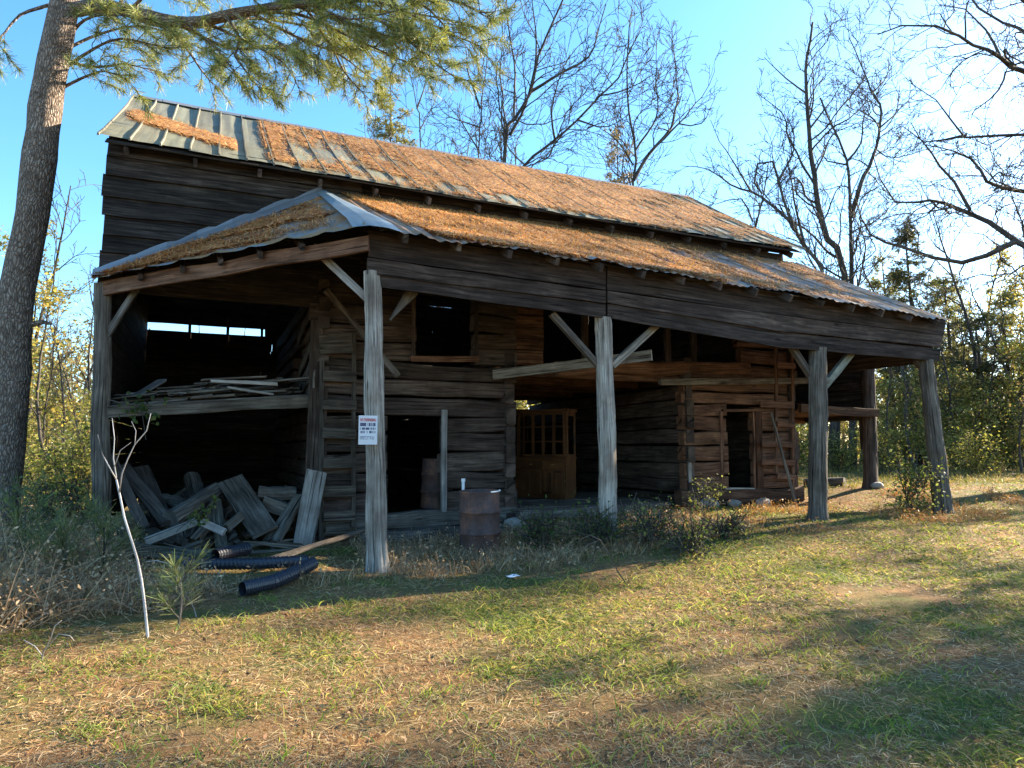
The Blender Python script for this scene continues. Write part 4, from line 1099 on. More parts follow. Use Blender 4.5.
def weeds(name, label, cat, xyf, n, hmin, hmax, cols, lean=.6, wid=.006, leafn=0, leafc=None, hf=None, mat='straw'):
    xy = xyf(n); n = len(xy); B = place(xy, -.01); an = RNG.uniform(0, 2 * PI, n); s = np.abs(RNG.normal(size=n)) * lean
    d = unit(np.stack([np.cos(an) * s, np.sin(an) * s, np.ones(n)], 1)); L = RNG.uniform(hmin, hmax, n)
    if hf is not None: L = L * hf(xy[:, 0], xy[:, 1])
    parts = [strips(B, d, L, RNG.uniform(.6, 1.3, n) * wid, np.stack([np.cos(an + 1) * .5, np.sin(an + 1) * .5, -np.ones(n) * .9], 1) * (L * RNG.uniform(.1, .7, n))[:, None], pal(n, cols, .3), 3)]
    if leafn:
        i = RNG.integers(0, n, leafn); f = RNG.uniform(.3, 1, leafn)
        cen = B[i] + d[i] * (L[i] * f * .85)[:, None] + RNG.normal(size=(leafn, 3)) * .03
        parts.append(leaves(cen, RNG.uniform(.02, .06, leafn), pal(leafn, leafc or cols, .3), asp=.5))
    V, Q, c = join(parts); return npmesh(name, V, Q, c, M[mat], kind='stuff', label=label, cat=cat)
GREYB = [(.36, .24, .14), (.47, .33, .2), (.24, .155, .09), (.56, .42, .27), (.32, .22, .13)]
def reg_front(n):
    x = RNG.uniform(.3, 7.6, n); y = RNG.uniform(7.4, 11.0, n); k = (fbm(x * 1.4, y * 1.4, 81, 3) > .36) & (y > 7.6 + .9 * (fbm(x * 1.5, y * 0 + 3, 5, 2) - .2)) & (y < 10.9 - .0 * x) & ((x > 2.0) | (y < 8.2))
    return np.stack([x, y], 1)[k]
weeds('dry_weeds', 'dry brown weeds standing in front of the open shed', 'weeds', reg_front, 21000, .08, .36, GREYB + [(.3, .17, .08)], .8, .007, 5000)
def reg_left(n):
    x = RNG.uniform(-5.5, 1.2, n); y = RNG.uniform(6.2, 11.2, n)
    lim = 6.2 + .6 * ss(-3, 1, x) + .7 * (fbm(x * 1.3, x * 0, 7, 3)) + .8 * ss(-.6, .3, x)
    k = (y > lim) & ~((x > -1.0) & (y > 8.75 - .3 * (x + 1.0))) & ~((x > .2) & (y > 7.9))
    return np.stack([x, y], 1)[k]
weeds('dead_brush', 'tangled grey brown dead brush left of the woodpile', 'brush', reg_left, 30000, .2, .75, GREYB, 1.1, .010, 26000, GREYB, hf=lambda x, y: .45 + .75 * ss(.4, -2.0, x) * (.5 + fbm(x * 1.2, y * 1.2, 17, 3)))
def reg_right(n):
    x = RNG.uniform(7.5, 16.5, n); y = RNG.uniform(7.6, 11.6, n); k = (fbm(x * 1.1, y * 1.1, 91, 3) > .5) & (y < 10.2 + .3 * np.maximum(0, x - 12))
    return np.stack([x, y], 1)[k]
weeds('dry_fern', 'rusty brown dry ferns along the right shed posts', 'fern', reg_right, 9000, .08, .32, [(.36, .17, .07), (.28, .13, .06), (.4, .24, .1), (.3, .22, .1)], .9, .012, 4000)
def reg_far(n):
    x = RNG.uniform(9, 40, n); y = RNG.uniform(11.4, 26, n); k = (fbm(x * .5, y * .5, 95, 3) > .42) & ~inside(x, y) ; return np.stack([x, y], 1)[k]
weeds('meadow_grass', 'sunlit yellowing grass between the barn and the woods', 'grass', reg_far, 26000, .08, .3, [(.3, .24, .09), (.2, .2, .06), (.36, .26, .12), (.14, .17, .045)], .7, .022)

# ================================================================== TREES
def catmull(P, step):
    P = np.asarray(P, float); out = []
    Pn = np.vstack([2 * P[0] - P[1], P, 2 * P[-1] - P[-2]])
    for i in range(1, len(Pn) - 2):
        a, b, c, d = Pn[i - 1:i + 3]; n = max(1, int(np.linalg.norm(c - b) / step))
        for k in range(n):
            t = k / n; out.append(.5 * ((2 * b) + (c - a) * t + (2 * a - 5 * b + 4 * c - d) * t * t + (3 * b - a - 3 * c + d) * t ** 3))
    out.append(P[-1]); return np.array(out)
def rot_about(v, ax, a): return v * math.cos(a) + np.cross(ax, v) * math.sin(a) + ax * float(ax @ v) * (1 - math.cos(a))
def limb3(px, D, jit=.0, step=.5, rs=None):
    rs = rs or random; off = 0; P = []
    for i, (x, y) in enumerate(px):
        if i: off += rs.uniform(-jit, jit)
        P.append(atD(x, y, D + off))
    return catmull(P, step)
class TreeB:
    def __init__(s, seed, rmin): s.r = random.Random(seed); s.trunk = MB(); s.twig = MB(); s.rmin = rmin; s.tips = []
    def limb(s, P, r0, r1, n=7, mb=None, wob=.0):
        P = np.array(P); m = len(P); ph = s.r.random() * 50
        if wob:
            for i in range(1, m): P[i] += np.array([mnoise.noise((i * .45, ph, 0)), mnoise.noise((i * .45, ph, 4)), mnoise.noise((i * .45, ph, 8))]) * wob * min(1, i / 3)
        rad = [max(s.rmin, r0 + (r1 - r0) * (i / (m - 1)) ** .85) for i in range(m)]
        g = s.r.uniform(.75, 1.15); (mb or s.trunk).tube(P, rad, n, .15, (g, g, g), caps=False); return P, rad
    def sprout(s, P, rad, spacing, lenf, level, up=.25, t0=.2, kink=.35, ang=(.5, 1.1)):
        seg = np.linalg.norm(np.diff(P, axis=0), axis=1); tot = seg.sum()
        if tot < .15: return
        nchild = max(1, int(tot * (1 - t0) / spacing)); cum = np.r_[0, np.cumsum(seg)]
        for c in range(nchild):
            f = t0 + (1 - t0) * (c + s.r.random()) / nchild; L = f * tot; i = min(len(seg) - 1, int(np.searchsorted(cum, L) - 1)); i = max(0, i)
            p = P[i] + (P[i + 1] - P[i]) * ((L - cum[i]) / max(1e-6, seg[i])); d = nrm(P[i + 1] - P[i])
            ax = nrm(np.cross(d, np.array([s.r.gauss(0, 1) for _ in range(3)]))); dd = rot_about(d, ax, s.r.uniform(*ang)); dd = nrm(dd + np.array([0, 0, up]))
            l = lenf * tot * s.r.uniform(.5, 1.1) * (1.1 - .6 * f); l = max(.25, min(l, tot * .8))
            m = max(3, int(l / .28)); r0 = max(s.rmin, min(rad[i] * .55, .012 * l + .004)); Q = [p]; cur = dd
            for k in range(m):
                cur = nrm(cur + np.array([s.r.gauss(0, 1) for _ in range(3)]) * kink * .5 + np.array([0, 0, up * .15])); Q.append(Q[-1] + cur * (l / m))
            Q = np.array(Q); rr = [max(s.rmin * .8, r0 * (1 - .75 * k / m)) for k in range(m + 1)]
            g = s.r.uniform(.75, 1.1); s.twig.tube(Q, rr, 4 if level > 1 else 3, 0, (g, g, g), caps=False)
            s.tips.append(Q)
            if level > 1: s.sprout(Q, rr, spacing * .62, .55, level - 1, up, .15, kink, ang)
def tree_done(t, name, base, label, cat, group, mat='bark', crown='twigs'):
    root = empty(name, base, label, cat, group)
    obj('trunk', t.trunk, M[mat], root, smooth=True)
    if t.twig.v: obj(crown, t.twig, M[mat], root, smooth=True)
    return root
BG = 'bare trees behind the barn'
def z8(l): return [(640 + x / 2.667, y / 2.667) for x, y in l]
def z7(l): return [(360 + x / 2.667, y / 2.667) for x, y in l]
def bare(name, label, D, trunk, limbs, r0, seed, spacing=.7, level=3, rmin=.013, jit=.8, lenf=.42, group=BG, up=.2, kink=.35, wob=.1):
    t = TreeB(seed, rmin * D / 30); P = limb3(trunk, D, 0, .6, t.r); b = P[0].copy(); g = gz(b[0], b[1])
    if b[2] > g: P = np.vstack([[b[0], b[1], g - .2], P])
    P[0][2] = g - .2
    P, rad = t.limb(P, r0 * .85, r0 * .16, 9, wob=.08); t.sprout(P, rad, spacing * .95, .3, level, up, .35)
    for lp, ra, rb in limbs:
        Q, rq = t.limb(limb3(lp, D, jit, .5, t.r), ra * .8, rb * .7, 7, wob=wob); t.sprout(Q, rq, spacing * .72, lenf, level, up, .2, kink)
    return tree_done(t, name, (P[0][0], P[0][1], g), label, 'tree', group)
bare('bare_tree', 'bare tree forking just above the middle of the main roof', 30, [(498, 470)] + z7([(385, 425), (410, 320), (455, 245), (475, 150), (500, 90), (540, 0), (560, -60)]),
     [(z7([(455, 245), (540, 190), (610, 150), (640, 70), (655, 10)]), .1, .03), (z7([(400, 360), (445, 270), (470, 120), (455, 0)]), .09, .03), (z7([(410, 320), (412, 200), (400, 80), (385, -40)]), .08, .03), (z7([(390, 330), (375, 230), (380, 100), (370, -20)]), .06, .02)], .24, 3)
bare('bare_tree', 'bare tree with one long limb arching right over the roof', 31, [(540, 470), (522, 200)] + z7([(440, 440), (520, 375), (580, 320), (640, 255), (690, 205), (715, 150), (745, 90)]),
     [(z7([(520, 375), (510, 300), (530, 220), (560, 150)]), .07, .02), (z7([(580, 320), (660, 340), (720, 300)]), .06, .02), (z7([(640, 255), (720, 235), (790, 190)]), .05, .02), (z7([(440, 440), (400, 400), (370, 330)]), .06, .02)], .18, 4)
bare('bare_tree', 'slim bare tree rising straight behind roof ridge near the pine boughs', 33, [(478, 470)] + z7([(318, 415), (322, 330), (325, 270), (335, 200), (340, 130)]),
     [(z7([(320, 290), (290, 200), (280, 120)]), .07, .02), (z7([(316, 400), (270, 330), (225, 270)]), .05, .015), (z7([(322, 340), (240, 310), (190, 260)]), .05, .015)], .13, 5)
bare('bare_tree', 'wide bare tree with upswept limbs right of the ridge middle', 32, [(632, 470)] + z7([(728, 488), (735, 430), (730, 370), (718, 300), (712, 230), (715, 120), (725, 30)]),
     [(z7([(730, 480), (770, 410), (830, 340), (845, 260), (842, 170), (835, 90)]), .12, .02), (z7([(770, 410), (850, 330), (910, 260), (945, 190)]), .08, .02), (z7([(735, 400), (790, 310), (790, 210), (790, 110)]), .07, .02), (z7([(728, 440), (690, 380), (640, 340)]), .06, .02), (z7([(850, 330), (910, 330), (950, 250)]), .05, .015)], .16, 6)
bare('bare_tree', 'thin bare tree seen through the hanging pine foliage', 33, [(419, 470)] + z7([(160, 390), (152, 290), (135, 200), (122, 150)]), [(z7([(152, 290), (175, 210), (160, 130)]), .06, .02), (z7([(158, 350), (200, 270), (215, 230)]), .04, .015)], .12, 7)
bare('bare_tree', 'big bare tree with tall straight leader beyond right end of roof', 30, [(832, 480)] + z8([(545, 735), (500, 640), (475, 540), (455, 400), (447, 300), (443, 220), (445, 150), (460, 60)]),
     [(z8([(455, 340), (510, 270), (540, 220)]), .07, .02), (z8([(445, 250), (390, 210), (330, 150)]), .06, .015), (z8([(470, 500), (400, 380), (380, 300), (310, 250)]), .07, .02), (z8([(480, 560), (420, 520), (410, 440)]), .06, .02)], .3, 8, spacing=.62)
bare('bare_tree', 'crooked bare tree with broken wide boughs just past the roof end', 29, [(812, 480)] + z8([(485, 712), (440, 660), (400, 580), (370, 480), (355, 430), (315, 435), (305, 490), (325, 520)]),
     [(z8([(400, 590), (350, 545), (295, 510), (240, 490), (180, 450), (110, 445)]), .1, .02), (z8([(295, 510), (250, 430), (210, 380), (190, 320)]), .06, .015), (z8([(370, 480), (410, 400), (400, 330), (330, 300)]), .07, .02), (z8([(440, 660), (425, 590), (405, 500), (395, 420)]), .09, .03), (z8([(300, 590), (270, 530), (200, 545), (150, 520)]), .06, .015)], .22, 9, spacing=.6)
bare('bare_tree', 'bare tree with two bowed limbs standing right of the straight one', 31, [(853, 480)] + z8([(565, 745), (562, 640), (560, 560), (553, 430), (530, 370), (500, 310), (480, 260)]),
     [(z8([(562, 580), (590, 490), (630, 390), (645, 300), (615, 240), (590, 170), (560, 100)]), .15, .03), (z8([(553, 430), (590, 380), (600, 300), (650, 220)]), .07, .02), (z8([(640, 340), (690, 290), (690, 230)]), .06, .015), (z8([(553, 440), (500, 430), (470, 390)]), .06, .02), (z8([(618, 250), (660, 200), (665, 140)]), .05, .015)], .24, 10, spacing=.62)
# big oak at the right: trunk just outside the frame, limbs reaching in
def z8r(l): return z8(l)
bare('oak_tree', 'large bare oak at far right reaching dark limbs over the meadow', 19, [(1120, 500), (1112, 420), (1105, 330), (1085, 200), (1075, 80), (1060, -60), (1050, -200)],
     [(z8r([(1180, 320), (1090, 230), (1020, 190), (960, 150), (880, 115), (850, 95), (790, 75), (700, 75), (640, 95)]), .13, .02), (z8r([(960, 150), (920, 80), (860, 30), (790, 10)]), .06, .015), (z8r([(1200, 350), (1060, 365), (960, 360), (870, 360), (820, 320), (780, 275), (720, 225)]), .1, .015),
      (z8r([(1210, 560), (1090, 520), (1000, 510), (930, 480), (880, 430), (840, 400), (740, 380)]), .1, .015), (z8r([(1225, 820), (1090, 700), (1000, 640), (930, 590), (880, 560), (820, 530), (740, 545), (680, 535), (640, 470), (630, 420)]), .16, .02),
      (z8r([(1000, 645), (930, 680), (860, 700), (780, 690), (700, 660), (610, 620), (580, 540)]), .1, .02), (z8r([(1100, 240), (1040, 110), (960, 60), (900, 20), (880, -60)]), .09, .02), (z8r([(1160, 20), (1080, 60), (1000, -20), (900, -60), (820, -90)]), .1, .02), (z8r([(880, 560), (840, 480), (800, 440), (720, 330)]), .06, .015), (z8r([(870, 360), (760, 380), (700, 330)]), .05, .015)], .36, 12, spacing=.5, rmin=.013, lenf=.34, group='oak trees', up=.03, kink=.75, wob=.2)

# generic thin bare trees filling the wood
def generic(seed, H, D=34):
    t = TreeB(seed, .014); b = np.array([0., 0, 0]); P = [b]; cur = np.array([t.r.gauss(0, .06), t.r.gauss(0, .06), 1.])
    for k in range(int(H / .6)):
        cur = nrm(cur + np.array([t.r.gauss(0, .07), t.r.gauss(0, .07), .08])); P.append(P[-1] + cur * .6)
    P, rad = t.limb(np.array(P), .13, .02, 7); t.sprout(P, rad, .55, .32, 3, .3, .25)
    return tree_done(t, 'bare_tree', (0, 0, 0), 'thin bare tree in the mixed woods beyond the barn', 'tree', 'thin bare trees in the woods')
gens = [generic(21, 11), generic(22, 9), generic(23, 13)]
spots = [(905, 36, 0), (945, 33, 1), (985, 30, 2), (1010, 37, 0), (1040, 32, 1), (880, 40, 2), (770, 42, 1), (700, 40, 0), (590, 43, 2), (650, 45, 0), (545, 42, 1), (450, 40, 2), (400, 43, 0), (75, 30, 1), (20, 33, 2), (110, 38, 0), (1080, 40, 2), (965, 44, 0), (930, 29, 1), (1065, 27, 2), (-20, 28, 1)]
used = set()
spots += [(415, 37, 1), (440, 44, 0), (478, 39, 2), (520, 46, 0), (565, 38, 2), (605, 47, 1), (640, 39, 0), (675, 44, 2), (715, 37, 1), (735, 46, 0), (760, 38, 2), (860, 36, 1), (890, 44, 0), (995, 41, 2), (1020, 33, 1), (955, 38, 0)]
for i, (px, D, k) in enumerate(spots):
    p = atD(px, 447, D); o = gens[k] if k not in used else copy_tree(gens[k]); used.add(k)
    o.location = (p[0], p[1], gz(p[0], p[1]) - .1); o.rotation_euler = (0, 0, i * 1.9); s = (.8 + .45 * ((i * 37) % 10) / 10) * (1.3 if 380 < px < 780 else 1); o.scale = (s, s, s)
for i, (px, D) in enumerate(((889, 25), (915, 26), (957, 27), (990, 29), (1020, 25), (780, 26), (808, 29), (845, 27), (38, 22), (66, 20), (84, 23))):
    p = atD(px, 447, D); o = copy_tree(gens[i % 3]); s = .38 + .05 * (i % 4); o.location = (p[0], p[1], gz(p[0], p[1]) - .05); o.rotation_euler = (0, 0, i * 1.7); o.scale = (s, s, s * 1.2)
    o['label'] = 'slim bare sapling standing among the thicket leaves'; o['group'] = 'slim bare saplings in the thicket'
# shade trees outside the frame on the right, the ones whose shadows cross the lawn
for i, (x, y, k) in enumerate(((25, 4.5, 2), (29, 8.5, 1))):
    o = copy_tree(gens[k]); o.location = (x, y, gz(x, y) - .1); o.rotation_euler = (0, 0, i * 2.2 + .4); o.scale = (1.15, 1.15, 1.1)
    o['label'] = 'thin bare tree beyond the right edge of the lawn'; o['group'] = 'thin bare trees beside the lawn'

# leafy saplings and shrubs
def leafy(name, seed, H, spread, nleaf, cols, size, stems=1, label='', cat='sapling', group=None, droop=.0, stem_r=.03, base=(0, 0, 0), low=.15, levels=2, flat=.3, mat='leaf'):
    t = TreeB(seed, .006)
    for s_ in range(stems):
        P = [np.array([t.r.gauss(0, .08 * spread), t.r.gauss(0, .08 * spread), 0.])] ; cur = nrm(np.array([t.r.gauss(0, .3 if stems > 1 else .08), t.r.gauss(0, .3 if stems > 1 else .08), 1.])); m = max(4, int(H / .35))
        hh = H * t.r.uniform(.75, 1)
        for k in range(m): cur = nrm(cur + np.array([t.r.gauss(0, .1), t.r.gauss(0, .1), .06 - droop])); P.append(P[-1] + cur * hh / m)
        P, rad = t.limb(np.array(P), stem_r, .008, 6); t.sprout(P, rad, H * .06 + .05, spread / H * .75, levels, .1, low, .3, (.7, 1.4))
    pts = np.concatenate([q[len(q) // 3:] for q in t.tips]) if t.tips else np.zeros((1, 3))
    rg = np.random.default_rng(seed); cen = pts[rg.integers(0, len(pts), nleaf)] + rg.normal(size=(nleaf, 3)) * size * 1.5
    cen[:, 2] = np.maximum(cen[:, 2], .03)
    V, Q, c = leaves(cen, rg.uniform(.6, 1.3, nleaf) * size, pal(nleaf, cols, .3), flat)
    root = empty(name, (0, 0, 0), label, cat, group)
    for f in t.twig.f: pass
    obj('stem', t.trunk, M['bark'], root, smooth=True); 
    if t.twig.v: obj('twigs', t.twig, M['bark'], root, smooth=True)
    npmesh('foliage', V, Q, c, M[mat], root)
    root.location = base; return root
YG = [(.3, .29, .08), (.4, .36, .11), (.22, .24, .07), (.46, .4, .17), (.16, .19, .06), (.3, .22, .12)]
GG = [(.08, .11, .03), (.12, .15, .04), (.17, .2, .06), (.24, .25, .08)]
DKG = [(.055, .09, .035), (.08, .125, .045), (.1, .15, .06)]
YE = [(.4, .28, .06), (.34, .26, .07), (.45, .33, .1), (.24, .22, .06)]
protos = [leafy('leafy_sapling', 31, 5.4, 1.7, 2300, YG, .11, 1, 'yellow green leafy sapling in the thicket beyond the barn', group='yellow green saplings in the thicket'),
          leafy('leafy_sapling', 32, 3.6, 1.6, 2300, YG + GG, .10, 3, 'many stemmed green leafy sapling in the thicket beyond barn', group='bushy green saplings in the thicket', stem_r=.025, low=.05),
          leafy('understorey_shrub', 33, 1.7, 1.2, 1700, GG + YG[:3], .085, 5, 'low green shrub at the foot of the woods', 'shrub', 'low shrubs at the edge of the woods', stem_r=.015, low=.02)]
sp = [(884, 27, 0), (918, 28.5, 0), (950, 26, 1), (985, 29, 0), (1005, 27, 1), (752, 27, 1), (772, 30, 0), (790, 25, 2), (800, 33, 1), (815, 28, 0), (836, 26, 2), (848, 31, 1), (896, 31, 1), (935, 33, 0), (965, 29, 0), (972, 23, 2), (1012, 30, 0), (1040, 28, 0), (1060, 25, 1), (1090, 30, 0), (930, 38, 1), (870, 40, 1), (1000, 40, 1), (780, 38, 1), (960, 37, 0), (880, 23.5, 2), (1075, 36, 0),
      (20, 21, 1), (48, 24, 0), (75, 22, 1), (98, 26, 1), (60, 19, 2), (30, 28, 0), (5, 25, 0), (85, 17, 2), (-25, 22, 1), (110, 30, 0), (530, 27, 1), (545, 31, 0), (560, 29, 1), (515, 30, 0)]
OL = [(.28, .27, .08), (.36, .33, .1), (.22, .23, .07), (.42, .35, .14), (.3, .23, .12)]
protos.append(leafy('woodland_tree', 34, 9.5, 3.2, 3000, OL, .13, 1, 'tall olive leafed tree rising over the thicket beyond barn', 'tree', 'tall leafy trees in the woods', stem_r=.1, low=.25, levels=3))
sp += [(882, 36, 3), (903, 40, 3), (925, 34, 3), (948, 39, 3), (970, 35, 3), (992, 38, 3), (1014, 34, 3), (1040, 38, 3), (835, 42, 3), (15, 34, 3), (70, 36, 3), (1070, 33, 3)]
used = set()
for i, (px, D, k) in enumerate(sp):
    p = atD(px, 447, D); o = protos[k] if k not in used else copy_tree(protos[k]); used.add(k)
    o.location = (p[0], p[1], gz(p[0], p[1]) - .05); o.rotation_euler = (0, 0, i * 2.3); s = .75 + .5 * ((i * 53) % 11) / 10; o.scale = (s * 1.1, s * 1.1, s)
    if px < 200:
        o['label'] = ('low green shrub behind the big pine at left' if k == 2 else 'bushy green sapling behind the left end of barn' if k == 1 else 'yellow green sapling behind the left end of barn' if k == 0 else 'tall olive leafed tree behind the left end of barn')
        o['group'] = 'growth behind the left end of the barn: ' + ('shrubs' if k == 2 else 'bushy saplings' if k == 1 else 'slim saplings' if k == 0 else 'tall trees')
    elif px < 600: o['label'] = 'leafy sapling seen through the breezeway of the barn' if k == 1 else 'tall leafy sapling seen through the breezeway of the barn'; o['group'] = 'saplings seen through the breezeway ' + str(k)
# far woodland mass behind everything
xs_ = []; n = 70000
a = YAW + RNG.uniform(R(-60), R(75), n); D = RNG.uniform(46, 75, n); hh = RNG.random(n) ** 1.5 * (4.5 + 7 * fbm(a * 9, a * 0, 3, 3))
cen = np.stack([np.sin(a) * D, np.cos(a) * D, hh], 1)
V, Q, c = leaves(cen, RNG.uniform(.3, .6, n), pal(n, [(.2, .19, .08), (.26, .24, .09), (.34, .28, .1), (.18, .15, .11), (.14, .15, .06), (.24, .2, .15)], .3), .0, .5)
na = 420; a = YAW + RNG.uniform(R(-60), R(75), na); D = RNG.uniform(40, 72, na); bb = np.stack([np.sin(a) * D, np.cos(a) * D, np.zeros(na)], 1)
d = unit(np.c_[RNG.normal(size=(na, 2)) * .05, np.ones(na)]); T2 = strips(bb, d, RNG.uniform(4, 9, na), RNG.uniform(.1, .26, na), np.zeros((na, 3)), pal(na, [(.11, .09, .075), (.16, .14, .12)], .3), 3, True, np.tile(cf * np.array([1, 1, 0]), (na, 1)))
V, Q, c = join([(V, Q, c), T2]); npmesh('far_woodland', V, Q, c, M['leaf'], kind='stuff', label='far mixed autumn woodland closing the view', cat='woodland')

# named single plants
p = atD(57, 447, 19)
yt = leafy('young_tree', 41, 8.4, 2.2, 1500, YE + YG[:2], .10, 1, 'slender young tree with sparse yellow leaves between pine and barn', 'tree', None, stem_r=.06, base=(p[0], p[1], gz(p[0], p[1])), low=.25, levels=3)
def shrub(label, px, py, H, sp_, n, cols, size, stems, seed, name='shrub', dY=0):
    q = gp(px, py); return leafy(name, seed, H, sp_, n, cols, size, stems, label, 'shrub', None, stem_r=.008, base=(q[0], q[1], q[2] - .02), low=.02)
shrub('dark green leafy shrub in front of the breezeway step', 545, 552, .38, .55, 520, DKG + GG[:1], .055, 7, 51)
shrub('dark green bramble shrub at foot of the middle post', 600, 548, .42, .6, 600, DKG + GG[:2], .055, 8, 52)
shrub('leafy shrub with small pale leaves right of the middle post', 655, 545, .42, .65, 620, GG + [(.2, .24, .14)], .05, 8, 53)
shrub('low sunlit leafy shrub at edge of the bright grass', 690, 555, .26, .6, 420, DKG + GG, .05, 8, 54)
shrub('low trailing shrub before the right sill log', 725, 540, .22, .6, 420, GG + [(.2, .24, .14)], .045, 8, 55)
shrub('young leafy shrub beside the far right front post', 908, 514, .95, .55, 700, GG + [(.16, .2, .1)], .07, 4, 56)
shrub('small leafy plant beside the right crib doorway', 703, 518, .6, .35, 240, GG, .05, 3, 57)
shrub('green shrub growing under the big pine at left', 35, 560, 1.0, .8, 1100, DKG + GG, .06, 8, 58)
shrub('tall weedy green shrub left of the barn post', 78, 545, 1.1, .7, 900, DKG + GG, .06, 8, 59)

# pine seedlings with long soft needles
def needles(P, D_, n, L=(.1, .17), w=.005, spread=.7, cols=None):
    """n needles at every point P growing along D_"""
    k = len(P); B = np.repeat(P, n, 0); d = unit(np.repeat(D_, n, 0) + RNG.normal(size=(k * n, 3)) * spread); l = RNG.uniform(L[0], L[1], k * n)
    return strips(B, d, l, np.full(k * n, w), np.c_[np.zeros((k * n, 2)), -l * .15], pal(k * n, cols, .3) * np.repeat(RNG.uniform(.7, 1.3, (k, 1)), n, 0), 1, False)
PG = [(.09, .13, .05), (.13, .17, .06), (.18, .2, .07), (.08, .11, .05)]
PY_ = [(.2, .25, .08), (.27, .3, .1), (.15, .19, .065), (.36, .35, .13)]
for (px, py, H, lb) in ((178, 626, .42, 'green pine seedling drooping beside the white bare sapling'), (62, 590, .6, 'bushy pine seedling in the dead brush at left'), (20, 580, .75, 'leftmost pine seedling below the big pine trunk'), (100, 585, .7, 'pine seedling in front of the left barn post')):
    q = gp(px, py); t = TreeB(int(px), .004); P = np.array([[0, 0, 0], [.02, .01, H * .5], [.0, .03, H]]) ; P = catmull(P, .1); P, rad = t.limb(P, .012, .005, 5); t.sprout(P, rad, .045, .75, 1, .15, .1, .25, (.5, 1.3))
    root = empty('pine_seedling', q - np.array([0, 0, .02]), lb, 'seedling', 'pine seedlings')
    loc = np.array(root.location); 
    for mbx in (t.trunk, t.twig): mbx.v = [tuple(np.array(v) + loc) for v in mbx.v]
    obj('stem', t.trunk, M['bark'], root); obj('twigs', t.twig, M['bark'], root)
    pts = []; dirs = []
    for Qt in t.tips:
        for k in range(1, len(Qt)): pts.append(Qt[k]); dirs.append(nrm(Qt[k] - Qt[k - 1]) + np.array([0, 0, .1]))
    V, Q, c = needles(np.array(pts), np.array(dirs), 16, (.12, .22), .004, .45, PG)
    npmesh('foliage', V + loc, Q, c, M['needle'], root)
# hanging vine on the left post
q = onY(140, 408, PY - .2); cen = q + RNG.normal(size=(60, 3)) * np.array([.14, .05, .11]); V, Q, c = leaves(cen, RNG.uniform(.06, .1, 60), pal(60, DKG + GG[:2], .2), .2, .8)
npmesh('foliage', V, Q, c, M['leaf'], empty('vine', q, 'small green vine hanging at the left end of loft beam', 'vine'))
mb = MB(); mb.tube(catmull([onY(110, 400, PY - .2), onY(125, 404, PY - .22), q, onY(146, 440, PY - .2)], .05), .006, 5); obj('stem', mb, M['bark'], bpy.data.objects['vine'])
q = onY(205, 512, 10.4); cen = np.concatenate([onY(x, y, 10.45) + RNG.normal(size=(14, 3)) * .05 for x, y in ((190, 520), (198, 516), (206, 508), (214, 500), (202, 520))]); V, Q, c = leaves(cen, RNG.uniform(.04, .08, len(cen)), pal(len(cen), GG + [(.18, .22, .16)], .2), .1, .7)
ivy = empty('vine', q, 'pale leafed vine climbing over the woodpile boards', 'vine'); npmesh('foliage', V, Q, c, M['leaf'], ivy)
mb = MB(); mb.tube(catmull([onY(x, y, 10.45) for x, y in ((176, 532), (190, 520), (206, 508), (218, 497))], .05), .006, 5); obj('stem', mb, M['bark'], ivy)

# white bare sapling and dead sprigs
def z6(l): return [(x / 2.56, 380 + y / 2.56) for x, y in l]
q = gp(148, 637); Ds = float(q @ fh)
def twiggy(name, label, base, lines, D, mat):
    root = empty(name, base, label, 'sapling' if 'sapling' in name else 'dead branch')
    for i, (l, ra, rb) in enumerate(lines):
        P = limb3(z6(l), D, .08 if i else 0, .1); 
        if i == 0: P = np.vstack([[P[0][0], P[0][1], base[2] - .1], P])
        mb = MB(); mb.tube(P, [.45 * (ra + (rb - ra) * k / (len(P) - 1)) for k in range(len(P))], 7, .12); obj('stem' if i == 0 else 'branch', mb, mat, root, smooth=True)
M['birch'] = wood('pale_sapling_bark', (.4, .38, .36), (.6, .58, .56), (.72, .7, .68), bump=.3, grain=6)
twiggy('bare_sapling', 'bare white barked sapling standing alone left of the woodpile', q, [([(378, 655), (372, 590), (362, 510), (352, 460), (340, 420), (318, 350), (308, 300), (298, 255)], .026, .017), ([(298, 255), (285, 232), (262, 190), (250, 140)], .014, .006), ([(305, 290), (312, 240), (345, 165), (375, 130), (386, 85)], .014, .006), ([(298, 250), (290, 200), (293, 150), (287, 98)], .012, .005), ([(292, 225), (308, 180), (335, 160)], .009, .004), ([(345, 165), (348, 130), (336, 105)], .008, .004)], Ds, M['birch'])
q = gp(195, 617); twiggy('dead_sprig', 'pale arching dead sprig right of the white sapling', q, [([(503, 607), (497, 585), (478, 550), (455, 500), (432, 470), (400, 462), (375, 465)], .012, .006), ([(478, 550), (495, 535)], .006, .004)], float(q @ fh), M['birch'])
q = gp(41, 661); twiggy('dead_sprig', 'small forked pale sprig at the left edge of brush', q, [([(105, 722), (112, 695), (130, 660), (140, 630), (158, 615)], .01, .005), ([(108, 705), (90, 682), (60, 665)], .007, .004), ([(118, 690), (150, 650), (180, 655), (190, 668)], .006, .003)], float(q @ fh), M['birch'])
def full(l): return [(x * 2.56, (y - 380) * 2.56) for x, y in l]
q = gp(628, 587); twiggy('dead_branch', 'fallen pale dead branch arching before the middle post', q, [(full([(628, 586), (618, 572), (610, 555), (600, 540), (590, 535), (578, 541)]), .02, .008), (full([(610, 555), (600, 556), (586, 562)]), .01, .005), (full([(600, 540), (588, 545), (575, 556), (570, 570)]), .008, .004), (full([(618, 572), (612, 575), (600, 580)]), .008, .004)], float(q @ fh), M['plank'])

